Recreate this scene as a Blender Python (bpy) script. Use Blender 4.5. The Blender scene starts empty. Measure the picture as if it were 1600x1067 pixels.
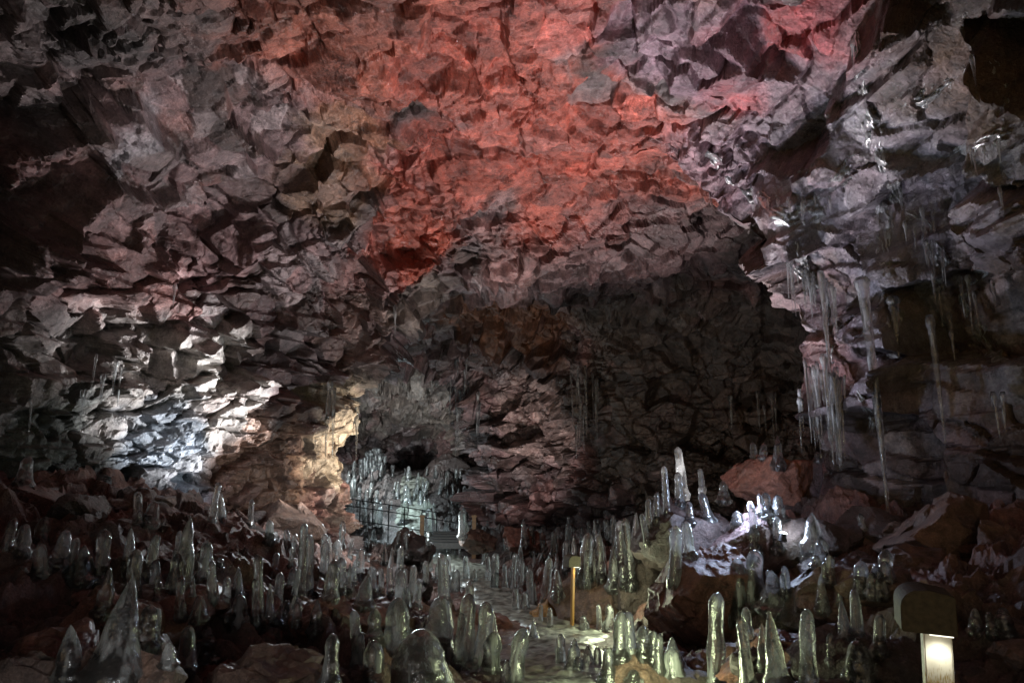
import bpy, math, random
import numpy as np
from mathutils import Vector, Matrix
from mathutils.bvhtree import BVHTree

random.seed(7)
SC = bpy.context.scene
COL = SC.collection
R = math.radians

# ------------------------------------------------------------------ camera, world, light, exposure
CAM = Vector((0.0, 0.0, 1.2))
PITCH = R(9.5)
FPX = 1066.7                      # focal length in photo pixels (24 mm on 36 mm)
cd = bpy.data.cameras.new('camera')
cd.lens = 24.0
cd.sensor_width = 36.0
cd.clip_start = 0.05
cd.clip_end = 200.0
cam = bpy.data.objects.new('camera', cd)
cam.location = CAM
cam.rotation_euler = (R(90) + PITCH, 0, 0)
COL.objects.link(cam)
SC.camera = cam

W = bpy.data.worlds.new('World')
SC.world = W
W.use_nodes = True
nt = W.node_tree
sky = nt.nodes.new('ShaderNodeTexSky')
sky.sky_type = 'NISHITA'
sky.sun_disc = False
sky.sun_elevation = R(12)
sky.sun_rotation = R(200)
nt.nodes['Background'].inputs[1].default_value = 0.035
nt.links.new(sky.outputs[0], nt.nodes['Background'].inputs[0])

SC.view_settings.view_transform = 'Standard'
SC.view_settings.look = 'None'
SC.view_settings.gamma = 1.0
SC.view_settings.exposure = 0.0
SC.cycles.use_denoising = True
SC.cycles.denoising_input_passes = 'RGB_ALBEDO_NORMAL'
SC.cycles.denoising_prefilter = 'ACCURATE'
SC.cycles.caustics_refractive = False
SC.cycles.caustics_reflective = False
SC.cycles.sample_clamp_indirect = 2.0
SC.cycles.use_adaptive_sampling = True
SC.cycles.adaptive_threshold = 0.025
SC.cycles.max_bounces = 10
SC.cycles.transmission_bounces = 8
SC.cycles.diffuse_bounces = 3
SC.cycles.glossy_bounces = 3


def px(x, y, Y):
    """photo pixel (1600 x 1067) at world distance Y along the cave -> world point"""
    u = (x - 800.0) / FPX
    v = -(y - 533.5) / FPX
    dy = math.cos(PITCH) - v * math.sin(PITCH)
    dz = math.sin(PITCH) + v * math.cos(PITCH)
    s = Y / dy
    return Vector((u * s, Y, CAM.z + dz * s))


def pxdir(x, y):
    return (px(x, y, 1.0) - CAM).normalized()


def spot(name, loc, target, power, color, angle=60, blend=0.4, radius=0.05):
    l = bpy.data.lights.new(name, 'SPOT')
    l.energy = power
    l.color = color
    l.spot_size = R(angle)
    l.spot_blend = blend
    l.shadow_soft_size = radius
    o = bpy.data.objects.new(name, l)
    o.location = loc
    o.rotation_euler = (Vector(target) - Vector(loc)).to_track_quat('-Z', 'Y').to_euler()
    COL.objects.link(o)
    return o


def point(name, loc, power, color, radius=0.05):
    l = bpy.data.lights.new(name, 'POINT')
    l.energy = power
    l.color = color
    l.shadow_soft_size = radius
    o = bpy.data.objects.new(name, l)
    o.location = loc
    COL.objects.link(o)
    return o


# lamps standing among the rocks of the cave floor (the photo shows their pools of light), and added unseen fill and rim lights
spot('left_wall_lamp', (-1.2, 10.0, 0.1), (-4.65, 9.5, 2.1), 2200, (0.97, 0.98, 1.0), 40, 0.5, 0.03)
spot('pier_lamp', (-1.15, 11.3, 0.4), px(555, 730, 12.4), 560, (1.0, 0.87, 0.68), 85, 1.0, 0.03)
spot('ceiling_lamp', (2.0, 10.4, -0.1), (0.2, 8.6, 5.2), 1300, (1.0, 0.92, 0.92), 118, 0.6, 0.04)
spot('near_roof_lamp', (2.3, 5.6, 0.6), (-0.3, 6.4, 5.2), 560, (1.0, 0.90, 0.91), 74, 0.7, 0.04)
spot('left_upper_lamp', (-0.3, 9.3, -0.3), px(330, 320, 8.2), 560, (1.0, 0.82, 0.86), 50, 0.7, 0.04)
spot('right_roof_lamp', (2.0, 8.8, 1.0), px(1210, 130, 7.0), 420, (1.0, 0.86, 0.96), 62, 0.7, 0.04)
spot('right_wall_lamp', (2.3, 8.0, 1.0), px(1350, 330, 7.4), 240, (0.80, 0.80, 1.0), 80, 0.7, 0.04)
spot('far_chamber_lamp', (-4.9, 18.4, 1.3), (-3.2, 23.6, 1.3), 950, (0.88, 0.97, 1.0), 90, 1.0, 0.06)
point('far_ice_lamp', (-3.0, 19.0, 0.4), 110, (0.74, 0.92, 1.0), 0.1)
spot('pillar_lamp', (0.5, 14.4, -0.5), (0.0, 19.0, 1.6), 950, (1.0, 0.90, 0.88), 56, 1.0, 0.04)
spot('far_roof_fill', (-1.2, 13.6, -0.2), (-0.3, 17.2, 4.2), 150, (1.0, 0.9, 0.76), 75, 0.7, 0.05)  # added unseen light to lift the dim rock under the lip
spot('recess_fill', (0.9, 10.6, -0.3), (4.5, 15.5, 2.0), 110, (1.0, 0.88, 0.74), 80, 0.8, 0.06)  # weak unseen fill, added so the recess is not black
point('path_lamp', (0.75, 4.3, -0.05), 42, (0.88, 1.0, 0.58), 0.16)
point('path_bend_fill', (1.05, 7.4, -0.2), 25, (0.92, 1.0, 0.64), 0.2)  # added low fill and backlight for the ice at the bend
point('left_bank_rim_light', (-2.0, 9.3, 0.75), 95, (0.88, 0.95, 1.0), 0.18)  # added to give the left bank ice bright rims from behind
point('left_near_fill', (-1.3, 2.3, 0.35), 16, (0.95, 0.97, 1.0), 0.16)  # added below the frame for highlights on the left ice
point('mound_front_fill', (2.3, 6.9, 0.75), 66, (0.60, 0.72, 1.0), 0.12)  # added bluish fill in front of the mound's ice
point('mound_top_rim_light', px(1300, 775, 8.1), 7, (0.95, 0.93, 1.0), 0.05)  # added to brighten the orange boulder's right edge
point('far_path_lamp', (-1.6, 13.6, -0.2), 60, (0.86, 0.97, 1.0), 0.26)

# ------------------------------------------------------------------ numpy noise
def h3(ix, iy, iz, seed):
    n = (ix.astype(np.int64) * 374761393 + iy.astype(np.int64) * 668265263 + iz.astype(np.int64) * 2147483647 // 3 + seed * 974711) & 0xffffffff
    n = ((n ^ (n >> 13)) * 1274126177) & 0xffffffff
    n = ((n ^ (n >> 16)) * 2246822519) & 0xffffffff
    n = n ^ (n >> 15)
    return (n & 0xffffff).astype(np.float32) / np.float32(0x1000000)


def vnoise(P, seed=0):
    I = np.floor(P)
    F = (P - I).astype(np.float32)
    F = F * F * (3 - 2 * F)
    I = I.astype(np.int64)
    out = 0
    for dx in (0, 1):
        wx = F[:, 0] if dx else 1 - F[:, 0]
        for dy in (0, 1):
            wy = F[:, 1] if dy else 1 - F[:, 1]
            for dz in (0, 1):
                wz = F[:, 2] if dz else 1 - F[:, 2]
                out = out + wx * wy * wz * h3(I[:, 0] + dx, I[:, 1] + dy, I[:, 2] + dz, seed)
    return out * 2 - 1


def fbm(P, scale, octv=4, seed=0, gain=0.5):
    out = 0
    a = 1.0
    Q = P * scale
    for o in range(octv):
        out = out + a * vnoise(Q, seed + o * 17)
        Q = Q * 2.03 + 11.7
        a *= gain
    return out


def voro(P, size, seed):
    """two nearest jittered cells: F1, F2, vectors to both (in metres), randoms of both"""
    size = np.asarray(size, dtype=np.float64)
    Q = P / size
    I = np.floor(Q).astype(np.int64)
    n = len(P)
    F1 = np.full(n, 1e9, np.float32)
    F2 = np.full(n, 1e9, np.float32)
    C1 = np.zeros((n, 3), np.int64)
    C2 = np.zeros((n, 3), np.int64)
    V1 = np.zeros((n, 3), np.float32)
    V2 = np.zeros((n, 3), np.float32)
    for dx in (-1, 0, 1):
        for dy in (-1, 0, 1):
            for dz in (-1, 0, 1):
                c = I + np.array([dx, dy, dz])
                j = np.stack([h3(c[:, 0], c[:, 1], c[:, 2], seed + k) for k in range(3)], 1)
                v = (Q - (c + 0.1 + 0.8 * j)).astype(np.float32)
                d = np.einsum('ij,ij->i', v, v)
                m = d < F1
                m2 = (~m) & (d < F2)
                C2[m] = C1[m]
                V2[m] = V1[m]
                F2 = np.where(m, F1, np.where(m2, d, F2))
                C2[m2] = c[m2]
                V2[m2] = v[m2]
                F1 = np.where(m, d, F1)
                C1[m] = c[m]
                V1[m] = v[m]
    r1 = np.stack([h3(C1[:, 0], C1[:, 1], C1[:, 2], seed + 50 + k) for k in range(6)], 1)
    r2 = np.stack([h3(C2[:, 0], C2[:, 1], C2[:, 2], seed + 50 + k) for k in range(4)], 1)
    sz = size.astype(np.float32)
    return np.sqrt(F1), np.sqrt(F2), V1 * sz, V2 * sz, r1, r2


def sstep(a, b, x):
    t = np.clip((x - a) / (b - a), 0, 1)
    return t * t * (3 - 2 * t)


def facets(P, size, seed, off, tilt, crack, cw=0.06, bw=0.12, fold=0.6):
    """broken blocks with two flat faces each: height per point, random per cell; only some joints gape"""
    f1, f2, v, v2, r, q = voro(P, size, seed)

    def face(k, w):
        d = (k[:, [3, 1, 2]] - 0.5) * 2
        return (k[:, 0] - 0.5) * 2 * off + np.einsum('ij,ij->i', (k[:, 1:4] - 0.5) * 2 * tilt, w) \
            - fold * tilt * np.abs(np.einsum('ij,ij->i', d, w) + 0.1 * size[0] * (k[:, 0] - 0.5))
    h = face(r, v)
    g = face(q, v2)
    e = f2 - f1
    w = 0.5 + 0.5 * sstep(0, bw, e)
    h = h * w + g * (1 - w)
    joint = np.mod((r[:, 0] + q[:, 0]) * 7.31 + (r[:, 1] + q[:, 1]) * 3.7, 1.0)
    h = h - crack * np.maximum(joint - 0.35, 0) * 1.8 * (1 - sstep(0, cw * (0.5 + joint), e))
    return h, r


# ------------------------------------------------------------------ object helpers
def finish(o, name, label=None, cat=None, group=None, kind=None, parent=None):
    if label:
        o['label'] = label
    if cat:
        o['category'] = cat
    if group:
        o['group'] = group
    if kind:
        o['kind'] = kind
    if parent:
        o.parent = parent
    return o


def np_mesh(name, V, F, mat, cols=None, smooth=False):
    me = bpy.data.meshes.new(name)
    V = np.asarray(V, np.float32)
    F = np.asarray(F, np.int32)
    k = F.shape[1]
    me.vertices.add(len(V))
    me.vertices.foreach_set('co', V.ravel())
    me.loops.add(F.size)
    me.loops.foreach_set('vertex_index', F.ravel())
    me.polygons.add(len(F))
    me.polygons.foreach_set('loop_start', np.arange(0, F.size, k, dtype=np.int32))
    if smooth:
        me.polygons.foreach_set('use_smooth', np.ones(len(F), bool))
    else:
        me.polygons.foreach_set('use_smooth', np.zeros(len(F), bool))
    if cols is not None:
        at = me.color_attributes.new('Col', 'FLOAT_COLOR', 'POINT')
        c4 = np.ones((len(V), 4), np.float32)
        c4[:, :cols.shape[1]] = cols
        at.data.foreach_set('color', c4.ravel())
    me.update(calc_edges=True)
    me.materials.append(mat)
    return me


def obj(name, me, **kw):
    o = bpy.data.objects.new(name, me)
    COL.objects.link(o)
    return finish(o, name, **kw)


def grid_faces(n, m):
    a = np.arange(n * m).reshape(n, m)
    return np.stack([a[:-1, :-1], a[:-1, 1:], a[1:, 1:], a[1:, :-1]], -1).reshape(-1, 4)


# ------------------------------------------------------------------ materials
def nodes(name):
    m = bpy.data.materials.new(name)
    m.use_nodes = True
    t = m.node_tree
    return m, t, t.nodes['Principled BSDF']


def N(t, kind, **kw):
    n = t.nodes.new(kind)
    for k, v in kw.items():
        if k.startswith('i_'):
            n.inputs[k[2:].replace('_', ' ')].default_value = v
        else:
            setattr(n, k, v)
    return n


def ramp(t, src, p0, c0, p1, c1):
    r = t.nodes.new('ShaderNodeValToRGB')
    e = r.color_ramp.elements
    e[0].position = p0
    e[0].color = c0
    e[1].position = p1
    e[1].color = c1
    t.links.new(src, r.inputs[0])
    return r.outputs[0]


def rock_material(name, wet=0.4, bump=0.5, fine=1.0):
    """rock with its colour in the mesh's Col attribute, mottled and wet"""
    m, t, b = nodes(name)
    L = t.links.new
    tc = N(t, 'ShaderNodeTexCoord')
    at = N(t, 'ShaderNodeAttribute', attribute_name='Col')
    n1 = N(t, 'ShaderNodeTexNoise')
    n1.inputs['Scale'].default_value = 7 * fine
    n1.inputs['Detail'].default_value = 8
    n1.inputs['Roughness'].default_value = 0.65
    L(tc.outputs['Object'], n1.inputs['Vector'])
    n2 = N(t, 'ShaderNodeTexNoise')
    n2.inputs['Scale'].default_value = 38 * fine
    n2.inputs['Detail'].default_value = 6
    n2.inputs['Roughness'].default_value = 0.7
    L(tc.outputs['Object'], n2.inputs['Vector'])
    v = ramp(t, n1.outputs[0], 0.3, (0.45, 0.45, 0.46, 1), 0.72, (1.5, 1.45, 1.42, 1))
    mx = N(t, 'ShaderNodeMix', data_type='RGBA', blend_type='MULTIPLY')
    mx.inputs[0].default_value = 1.0
    L(at.outputs['Color'], mx.inputs[6])
    L(v, mx.inputs[7])
    # pale mineral crust in scattered patches
    v2 = ramp(t, n2.outputs[0], 0.58, (0, 0, 0, 1), 0.75, (1, 1, 1, 1))
    mx2 = N(t, 'ShaderNodeMix', data_type='RGBA')
    ml = N(t, 'ShaderNodeMath', operation='MULTIPLY')
    ml.inputs[1].default_value = 0.18
    L(v2, ml.inputs[0])
    L(ml.outputs[0], mx2.inputs[0])
    L(mx.outputs[2], mx2.inputs[6])
    mx2.inputs[7].default_value = (0.42, 0.38, 0.37, 1)
    # fine grain, and shade of cracks painted as thin dark lines on some of the faces
    g = ramp(t, n2.outputs[0], 0.32, (0.62, 0.62, 0.62, 1), 0.66, (1.3, 1.3, 1.3, 1))
    mg = N(t, 'ShaderNodeMix', data_type='RGBA', blend_type='MULTIPLY')
    mg.inputs[0].default_value = 1.0
    L(mx2.outputs[2], mg.inputs[6])
    L(g, mg.inputs[7])
    ws = N(t, 'ShaderNodeVectorMath', operation='MULTIPLY_ADD')
    ws.inputs[1].default_value = (0.5, 0.5, 0.5)
    L(n1.outputs['Color'], ws.inputs[0])
    L(tc.outputs['Object'], ws.inputs[2])
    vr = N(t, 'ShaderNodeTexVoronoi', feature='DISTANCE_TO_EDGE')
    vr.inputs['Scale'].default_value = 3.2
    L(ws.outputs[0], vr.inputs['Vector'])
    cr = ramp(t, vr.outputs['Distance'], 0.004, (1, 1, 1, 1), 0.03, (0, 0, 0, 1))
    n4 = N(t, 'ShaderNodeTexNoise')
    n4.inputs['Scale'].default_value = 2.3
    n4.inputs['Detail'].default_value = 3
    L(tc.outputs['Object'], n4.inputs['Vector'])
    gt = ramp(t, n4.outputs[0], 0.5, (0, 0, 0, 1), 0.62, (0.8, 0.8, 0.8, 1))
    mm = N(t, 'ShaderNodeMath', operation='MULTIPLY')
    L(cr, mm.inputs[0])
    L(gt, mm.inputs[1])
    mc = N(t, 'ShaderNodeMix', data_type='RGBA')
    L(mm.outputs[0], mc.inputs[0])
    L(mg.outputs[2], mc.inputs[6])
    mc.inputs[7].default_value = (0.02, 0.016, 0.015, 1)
    L(mc.outputs[2], b.inputs['Base Color'])
    n3 = N(t, 'ShaderNodeTexNoise')
    n3.inputs['Scale'].default_value = 1.6
    n3.inputs['Detail'].default_value = 5
    L(tc.outputs['Object'], n3.inputs['Vector'])
    rr = ramp(t, n3.outputs[0], 0.5 - 0.3 * wet, (0.22, 0.22, 0.22, 1), 0.62, (0.75, 0.75, 0.75, 1))
    L(rr, b.inputs['Roughness'])
    b.inputs['Specular IOR Level'].default_value = 0.45
    bp = N(t, 'ShaderNodeBump')
    bp.inputs['Strength'].default_value = bump
    bp.inputs['Distance'].default_value = 0.04
    L(n1.outputs[0], bp.inputs['Height'])
    bp2 = N(t, 'ShaderNodeBump')
    bp2.inputs['Strength'].default_value = bump
    bp2.inputs['Distance'].default_value = 0.018
    L(n2.outputs[0], bp2.inputs['Height'])
    L(bp.outputs[0], bp2.inputs['Normal'])
    L(bp2.outputs[0], b.inputs['Normal'])
    iv = N(t, 'ShaderNodeMapRange')
    iv.inputs[3].default_value = 1.0
    iv.inputs[4].default_value = 0.5 * wet
    L(at.outputs['Alpha'], iv.inputs[0])
    L(iv.outputs[0], b.inputs['Coat Weight'])
    b.inputs['Coat Roughness'].default_value = 0.18
    L(bp2.outputs[0], b.inputs['Coat Normal'])
    return m


def ice_material(name, tint=(0.93, 0.97, 0.96), cloud=0.35, rough=0.06, base=0.035):
    """clear ice with milky vertical streaks and trapped bubbles"""
    m, t, b = nodes(name)
    L = t.links.new
    out = t.nodes['Material Output']
    b.inputs['Base Color'].default_value = (*tint, 1)
    b.inputs['Transmission Weight'].default_value = 1.0
    b.inputs['IOR'].default_value = 1.31
    b.inputs['Roughness'].default_value = rough
    tc = N(t, 'ShaderNodeTexCoord')
    oi = N(t, 'ShaderNodeObjectInfo')
    mp = N(t, 'ShaderNodeMapping')
    mp.inputs['Scale'].default_value = (1.0, 1.0, 0.22)
    ad = N(t, 'ShaderNodeVectorMath', operation='ADD')
    L(tc.outputs['Object'], ad.inputs[0])
    L(oi.outputs['Location'], ad.inputs[1])
    L(ad.outputs[0], mp.inputs['Vector'])
    n1 = N(t, 'ShaderNodeTexNoise')
    n1.inputs['Scale'].default_value = 16
    n1.inputs['Detail'].default_value = 6
    L(mp.outputs[0], n1.inputs['Vector'])
    n2 = N(t, 'ShaderNodeTexNoise')
    n2.inputs['Scale'].default_value = 26
    n2.inputs['Detail'].default_value = 4
    L(ad.outputs[0], n2.inputs['Vector'])
    bp = N(t, 'ShaderNodeBump')
    bp.inputs['Strength'].default_value = 0.45
    bp.inputs['Distance'].default_value = 0.025
    L(n2.outputs[0], bp.inputs['Height'])
    L(bp.outputs[0], b.inputs['Normal'])
    b.inputs['Coat Weight'].default_value = 0.75
    b.inputs['Coat Roughness'].default_value = 0.2
    b.inputs['Coat IOR'].default_value = 1.5
    L(bp.outputs[0], b.inputs['Coat Normal'])
    d = N(t, 'ShaderNodeBsdfDiffuse')
    d.inputs[0].default_value = (0.74, 0.77, 0.76, 1)
    tr = N(t, 'ShaderNodeBsdfTranslucent')
    tr.inputs[0].default_value = (0.85, 0.88, 0.88, 1)
    md = N(t, 'ShaderNodeMixShader')
    md.inputs[0].default_value = 0.5
    L(d.outputs[0], md.inputs[1])
    L(tr.outputs[0], md.inputs[2])
    f = ramp(t, n1.outputs[0], 0.5, (base, base, base, 1), 0.7, (cloud, cloud, cloud, 1))
    ms = N(t, 'ShaderNodeMixShader')
    L(f, ms.inputs[0])
    L(b.outputs[0], ms.inputs[1])
    L(md.outputs[0], ms.inputs[2])
    L(ms.outputs[0], out.inputs['Surface'])
    return m


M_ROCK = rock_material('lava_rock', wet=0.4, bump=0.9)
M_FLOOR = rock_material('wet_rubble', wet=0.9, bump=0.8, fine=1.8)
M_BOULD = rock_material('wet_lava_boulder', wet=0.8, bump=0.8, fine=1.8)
M_ICE = ice_material('clear_ice', cloud=0.55, rough=0.05, base=0.03)
M_ICE2 = ice_material('cloudy_ice', tint=(0.9, 0.95, 0.9), cloud=0.65, rough=0.1, base=0.08)
M_ICICLE = ice_material('icicle_ice', tint=(0.95, 0.98, 1.0), cloud=0.6, rough=0.1)
M_SHEET = ice_material('frozen_glaze', tint=(0.9, 0.93, 0.95), cloud=0.75, rough=0.22, base=0.2)


def plain(name, col, rough=0.6, metal=0.0, bump=0.2, scale=30, var=0.35):
    m, t, b = nodes(name)
    L = t.links.new
    tc = N(t, 'ShaderNodeTexCoord')
    n = N(t, 'ShaderNodeTexNoise')
    n.inputs['Scale'].default_value = scale
    n.inputs['Detail'].default_value = 7
    L(tc.outputs['Object'], n.inputs['Vector'])
    c0 = tuple(c * (1 - var) for c in col) + (1,)
    c1 = tuple(min(1, c * (1 + var)) for c in col) + (1,)
    L(ramp(t, n.outputs[0], 0.3, c0, 0.7, c1), b.inputs['Base Color'])
    b.inputs['Roughness'].default_value = rough
    b.inputs['Metallic'].default_value = metal
    bp = N(t, 'ShaderNodeBump')
    bp.inputs['Strength'].default_value = bump
    bp.inputs['Distance'].default_value = 0.01
    L(n.outputs[0], bp.inputs['Height'])
    L(bp.outputs[0], b.inputs['Normal'])
    return m


# ------------------------------------------------------------------ the tube: plan, height and floor
YK = [-4, 2, 5, 7.5, 9, 11, 12.2, 12.8, 13.5, 14.5, 18, 22, 23.5, 25, 26.5]
XL_ = [-5.0, -5.3, -5.8, -5.5, -5.0, -3.75, -2.95, -2.85, -5.2, -6.8, -7.2, -7.0, -6.6, -5.2, -3.9]
YR = [-4, 2, 5, 6.4, 7.2, 8.1, 8.8, 9.3, 10, 12, 14, 15.5, 16.8, 17.6, 18.6, 19.2, 20.5, 22, 23.5, 25, 26.5]
XR_ = [4.6, 5.0, 5.3, 5.0, 4.4, 3.85, 3.75, 5.2, 6.8, 7.7, 7.4, 5.6, 3.0, 1.75, 1.4, -0.7, -1.0, -0.8, -1.2, -2.3, -3.3]
YT = [-4, 2, 11.2, 12.0, 13.2, 15, 17, 18.5, 20, 22, 24, 25.5, 26.5]
ZT_ = [5.2, 5.4, 5.35, 4.75, 4.45, 4.6, 4.5, 4.0, 3.85, 3.6, 3.1, 1.8, 0.8]
ZC = 0.5


def smooth_interp(Y, k, v):
    e = 0.22
    return (np.interp(Y - e, k, v) + np.interp(Y, k, v) * 2 + np.interp(Y + e, k, v)) / 4


def path_x(Y):
    return np.interp(Y, [0, 2.2, 5, 8, 11, 14, 18, 24], [0.5, 0.5, 0.35, 0.5, -0.3, -1.0, -2.5, -3.5])


def path_z(Y):
    return np.interp(Y, [-4, 0, 2.2, 9, 11, 15, 27], [0.05, 0.05, 0.0, -0.8, -0.9, -0.95, -0.9])


def floor_base(X, Y):
    d = X - path_x(Y)
    dl = np.maximum(-d - 0.75, 0)
    dr = np.maximum(d - 0.65, 0)
    z = path_z(Y)
    farl = np.interp(Y, [0, 4, 6, 9, 13, 16], [0.1, 0.22, 0.36, 0.42, 0.3, 0.12])
    farr = np.interp(Y, [0, 3.5, 6, 9, 12, 16], [0.12, 0.32, 0.36, 0.36, 0.25, 0.15])
    z = z + farl * dl - 0.012 * dl * dl + farr * dr - 0.01 * dr * dr
    z = z + 0.6 * np.exp(-(((X - 3.35) / 1.0) ** 2 + ((Y - 8.6) / 1.3) ** 2))
    z = z + 0.3 * np.exp(-(((X - 1.9) / 0.6) ** 2 + ((Y - 7.4) / 0.9) ** 2))
    z = z + 1.6 * sstep(17.5, 23.0, Y) * sstep(-0.6, -2.2, X)
    return z


_t = np.arange(3.5, 26.5, 0.004)
_w = np.sqrt(1 + np.minimum(np.maximum(np.gradient(smooth_interp(_t, YK, XL_), _t) ** 2, np.gradient(smooth_interp(_t, YR, XR_), _t) ** 2), 9))
_w *= np.interp(_t, [4, 8, 14, 26], [1, 1, 0.72, 0.5])
_s = np.cumsum(_w) * 0.004
Yv = np.concatenate([np.linspace(-4, 3.4, 50), np.interp(np.linspace(_s[0], _s[-1], int(_s[-1] / 0.0225)), _s, _t)])
print('rows', len(Yv))
n_low, n_arc = 125, 720
ny = len(Yv)
xl = smooth_interp(Yv, YK, XL_)
xr = smooth_interp(Yv, YR, XR_)
zt = smooth_interp(Yv, YT, ZT_)
xc = (xl + xr) / 2
hw = (xr - xl) / 2
HH = zt - ZC
th = np.linspace(0, math.pi, n_arc)
PN = 2.7
c, s = np.cos(th), np.sin(th)
rad = 1.0 / ((np.abs(c)[None] / hw[:, None]) ** PN + (np.abs(s)[None] / HH[:, None]) ** PN) ** (1 / PN)
ax = xc[:, None] - rad * c[None]
az = ZC + rad * s[None]
lowz = np.linspace(-2.4, ZC, n_low, endpoint=False)
bx = np.concatenate([np.repeat((xc - hw)[:, None], n_low, 1), ax, np.repeat((xc + hw)[:, None], n_low, 1)], 1)
bz = np.concatenate([np.repeat(lowz[None], ny, 0), az, np.repeat(lowz[::-1][None], ny, 0)], 1)
by = np.repeat(Yv[:, None], bx.shape[1], 1)
B = np.stack([bx, by, bz], -1)
nw = B.shape[1]
dY = np.gradient(B, axis=0)
dT = np.gradient(B, axis=1)
NR = np.cross(dT, dY)
NR /= np.linalg.norm(NR, axis=-1, keepdims=True) + 1e-9
cen = np.stack([np.repeat(xc[:, None], nw, 1), by, np.full_like(bx, 1.0)], -1)
sg = np.sign(np.einsum('ijk,ijk->ij', NR, cen - B))
NR *= np.where(sg == 0, 1, sg)[..., None]
P = B.reshape(-1, 3)
nrm = NR.reshape(-1, 3)
up = np.clip(-nrm[:, 2], 0, 1)              # 1 on the ceiling
wall = 1 - sstep(0.3, 0.75, up)
warp = np.stack([fbm(P, 1.1, 3, 101 + k) for k in range(3)], 1) * 0.13 + np.stack([fbm(P, 4.5, 3, 131 + k) for k in range(3)], 1) * 0.022
Q = P + warp
# how broken the rock is
centre = np.exp(-(((P[:, 0] - 0.6) / 2.3) ** 2)) * sstep(0.5, 0.9, up) * sstep(13, 11, P[:, 1])
recess = sstep(0.5, 1.5, P[:, 0]) * sstep(9.5, 11.5, P[:, 1])
rightbig = sstep(2.2, 3.4, P[:, 0]) * sstep(9.2, 8.2, P[:, 1])
far = sstep(14, 19, P[:, 1])
lowleft = sstep(-2.5, -3.5, P[:, 0]) * sstep(2.6, 1.6, P[:, 2]) * sstep(14, 12.5, P[:, 1])
ceil = 1 - 0.3 * sstep(0.5, 0.9, up)
vary = 0.45 + 0.9 * sstep(-0.5, 0.5, fbm(P, 0.55, 3, 540))
ampA = 0.36 * (1 - 0.55 * centre) * (1 + 0.4 * far) * (1 - 0.35 * recess) * (1 + 0.25 * rightbig) * (1 - 0.65 * lowleft) * ceil
ampB = 0.15 * (1 - 0.4 * centre) * (1 + 0.3 * far) * (1 - 0.2 * recess) * (1 - 0.55 * rightbig) * ceil * vary * (1 - 0.25 * lowleft)
ampC = 0.05 * (1 - 0.1 * centre) * (1 - 0.7 * rightbig) * (0.22 + 0.78 * sstep(-0.15, 0.55, fbm(P, 0.8, 3, 510))) + 0.02 * lowleft
hA, rA = facets(Q, (1.05, 1.05, 0.74), 1, 1.0, 1.25, 0.5, 0.06, 0.09, 0.5)
hB, rB = facets(Q, (0.41, 0.41, 0.29), 2, 1.1, 2.9, 1.3, 0.10, 0.10, 0.6)
hC, rC = facets(Q, (0.165, 0.165, 0.12), 3, 1.1, 5.5, 1.3, 0.18, 0.18, 0.6)
course = np.mod(P[:, 2] * 2.3 + 0.35 * fbm(P, 0.7, 3, 520) + 0.3 * rA[:, 3], 1.0)
bed = wall * (0.10 * course - 0.10 * sstep(0.9, 1.0, course)) * (0.4 + 0.6 * sstep(-0.1, 0.4, fbm(P, 0.5, 2, 530)))
fine = fbm(P, 9.0, 4, 300)
ropy = np.sin((P[:, 1] * 3.0 + fbm(P, 1.3, 3, 400) * 2.2) * 6.0)
pier = sstep(11.0, 11.9, P[:, 1]) * sstep(13.6, 12.9, P[:, 1]) * sstep(0, -1, P[:, 0]) * wall
H = 0.35 * pier * sstep(1.2, 2.2, P[:, 2]) + ampA * hA + ampB * hB + ampC * hC + 0.013 * fine + bed + 0.012 * centre * ropy + 0.18 * fbm(P, 0.45, 2, 500)
H *= 1 - 0.6 * sstep(8.1, 8.6, P[:, 1]) * sstep(10.2, 9.5, P[:, 1]) * sstep(1.5, 3.0, P[:, 0])
D = P + nrm * H[:, None]
del Q, warp

# colours of the rock, with light painted into left wall and pier edge patches
def mixc(c, col, f):
    return c + (np.asarray(col, np.float32)[None] - c) * f[:, None]


G1 = fbm(P, 0.9, 4, 610)
G2 = fbm(P, 2.3, 4, 620)
C = np.zeros((len(P), 3), np.float32) + np.array([0.135, 0.090, 0.090], np.float32)
C = mixc(C, (0.20, 0.165, 0.165), sstep(0.5, 0.85, rB[:, 4]))
C = mixc(C, (0.06, 0.042, 0.038), sstep(0.55, 0.68, rB[:, 5]))
C = mixc(C, (0.22, 0.12, 0.11), 0.8 * sstep(0.1, 0.6, G1 + 0.4 * (rA[:, 4] - 0.5)))
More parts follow.
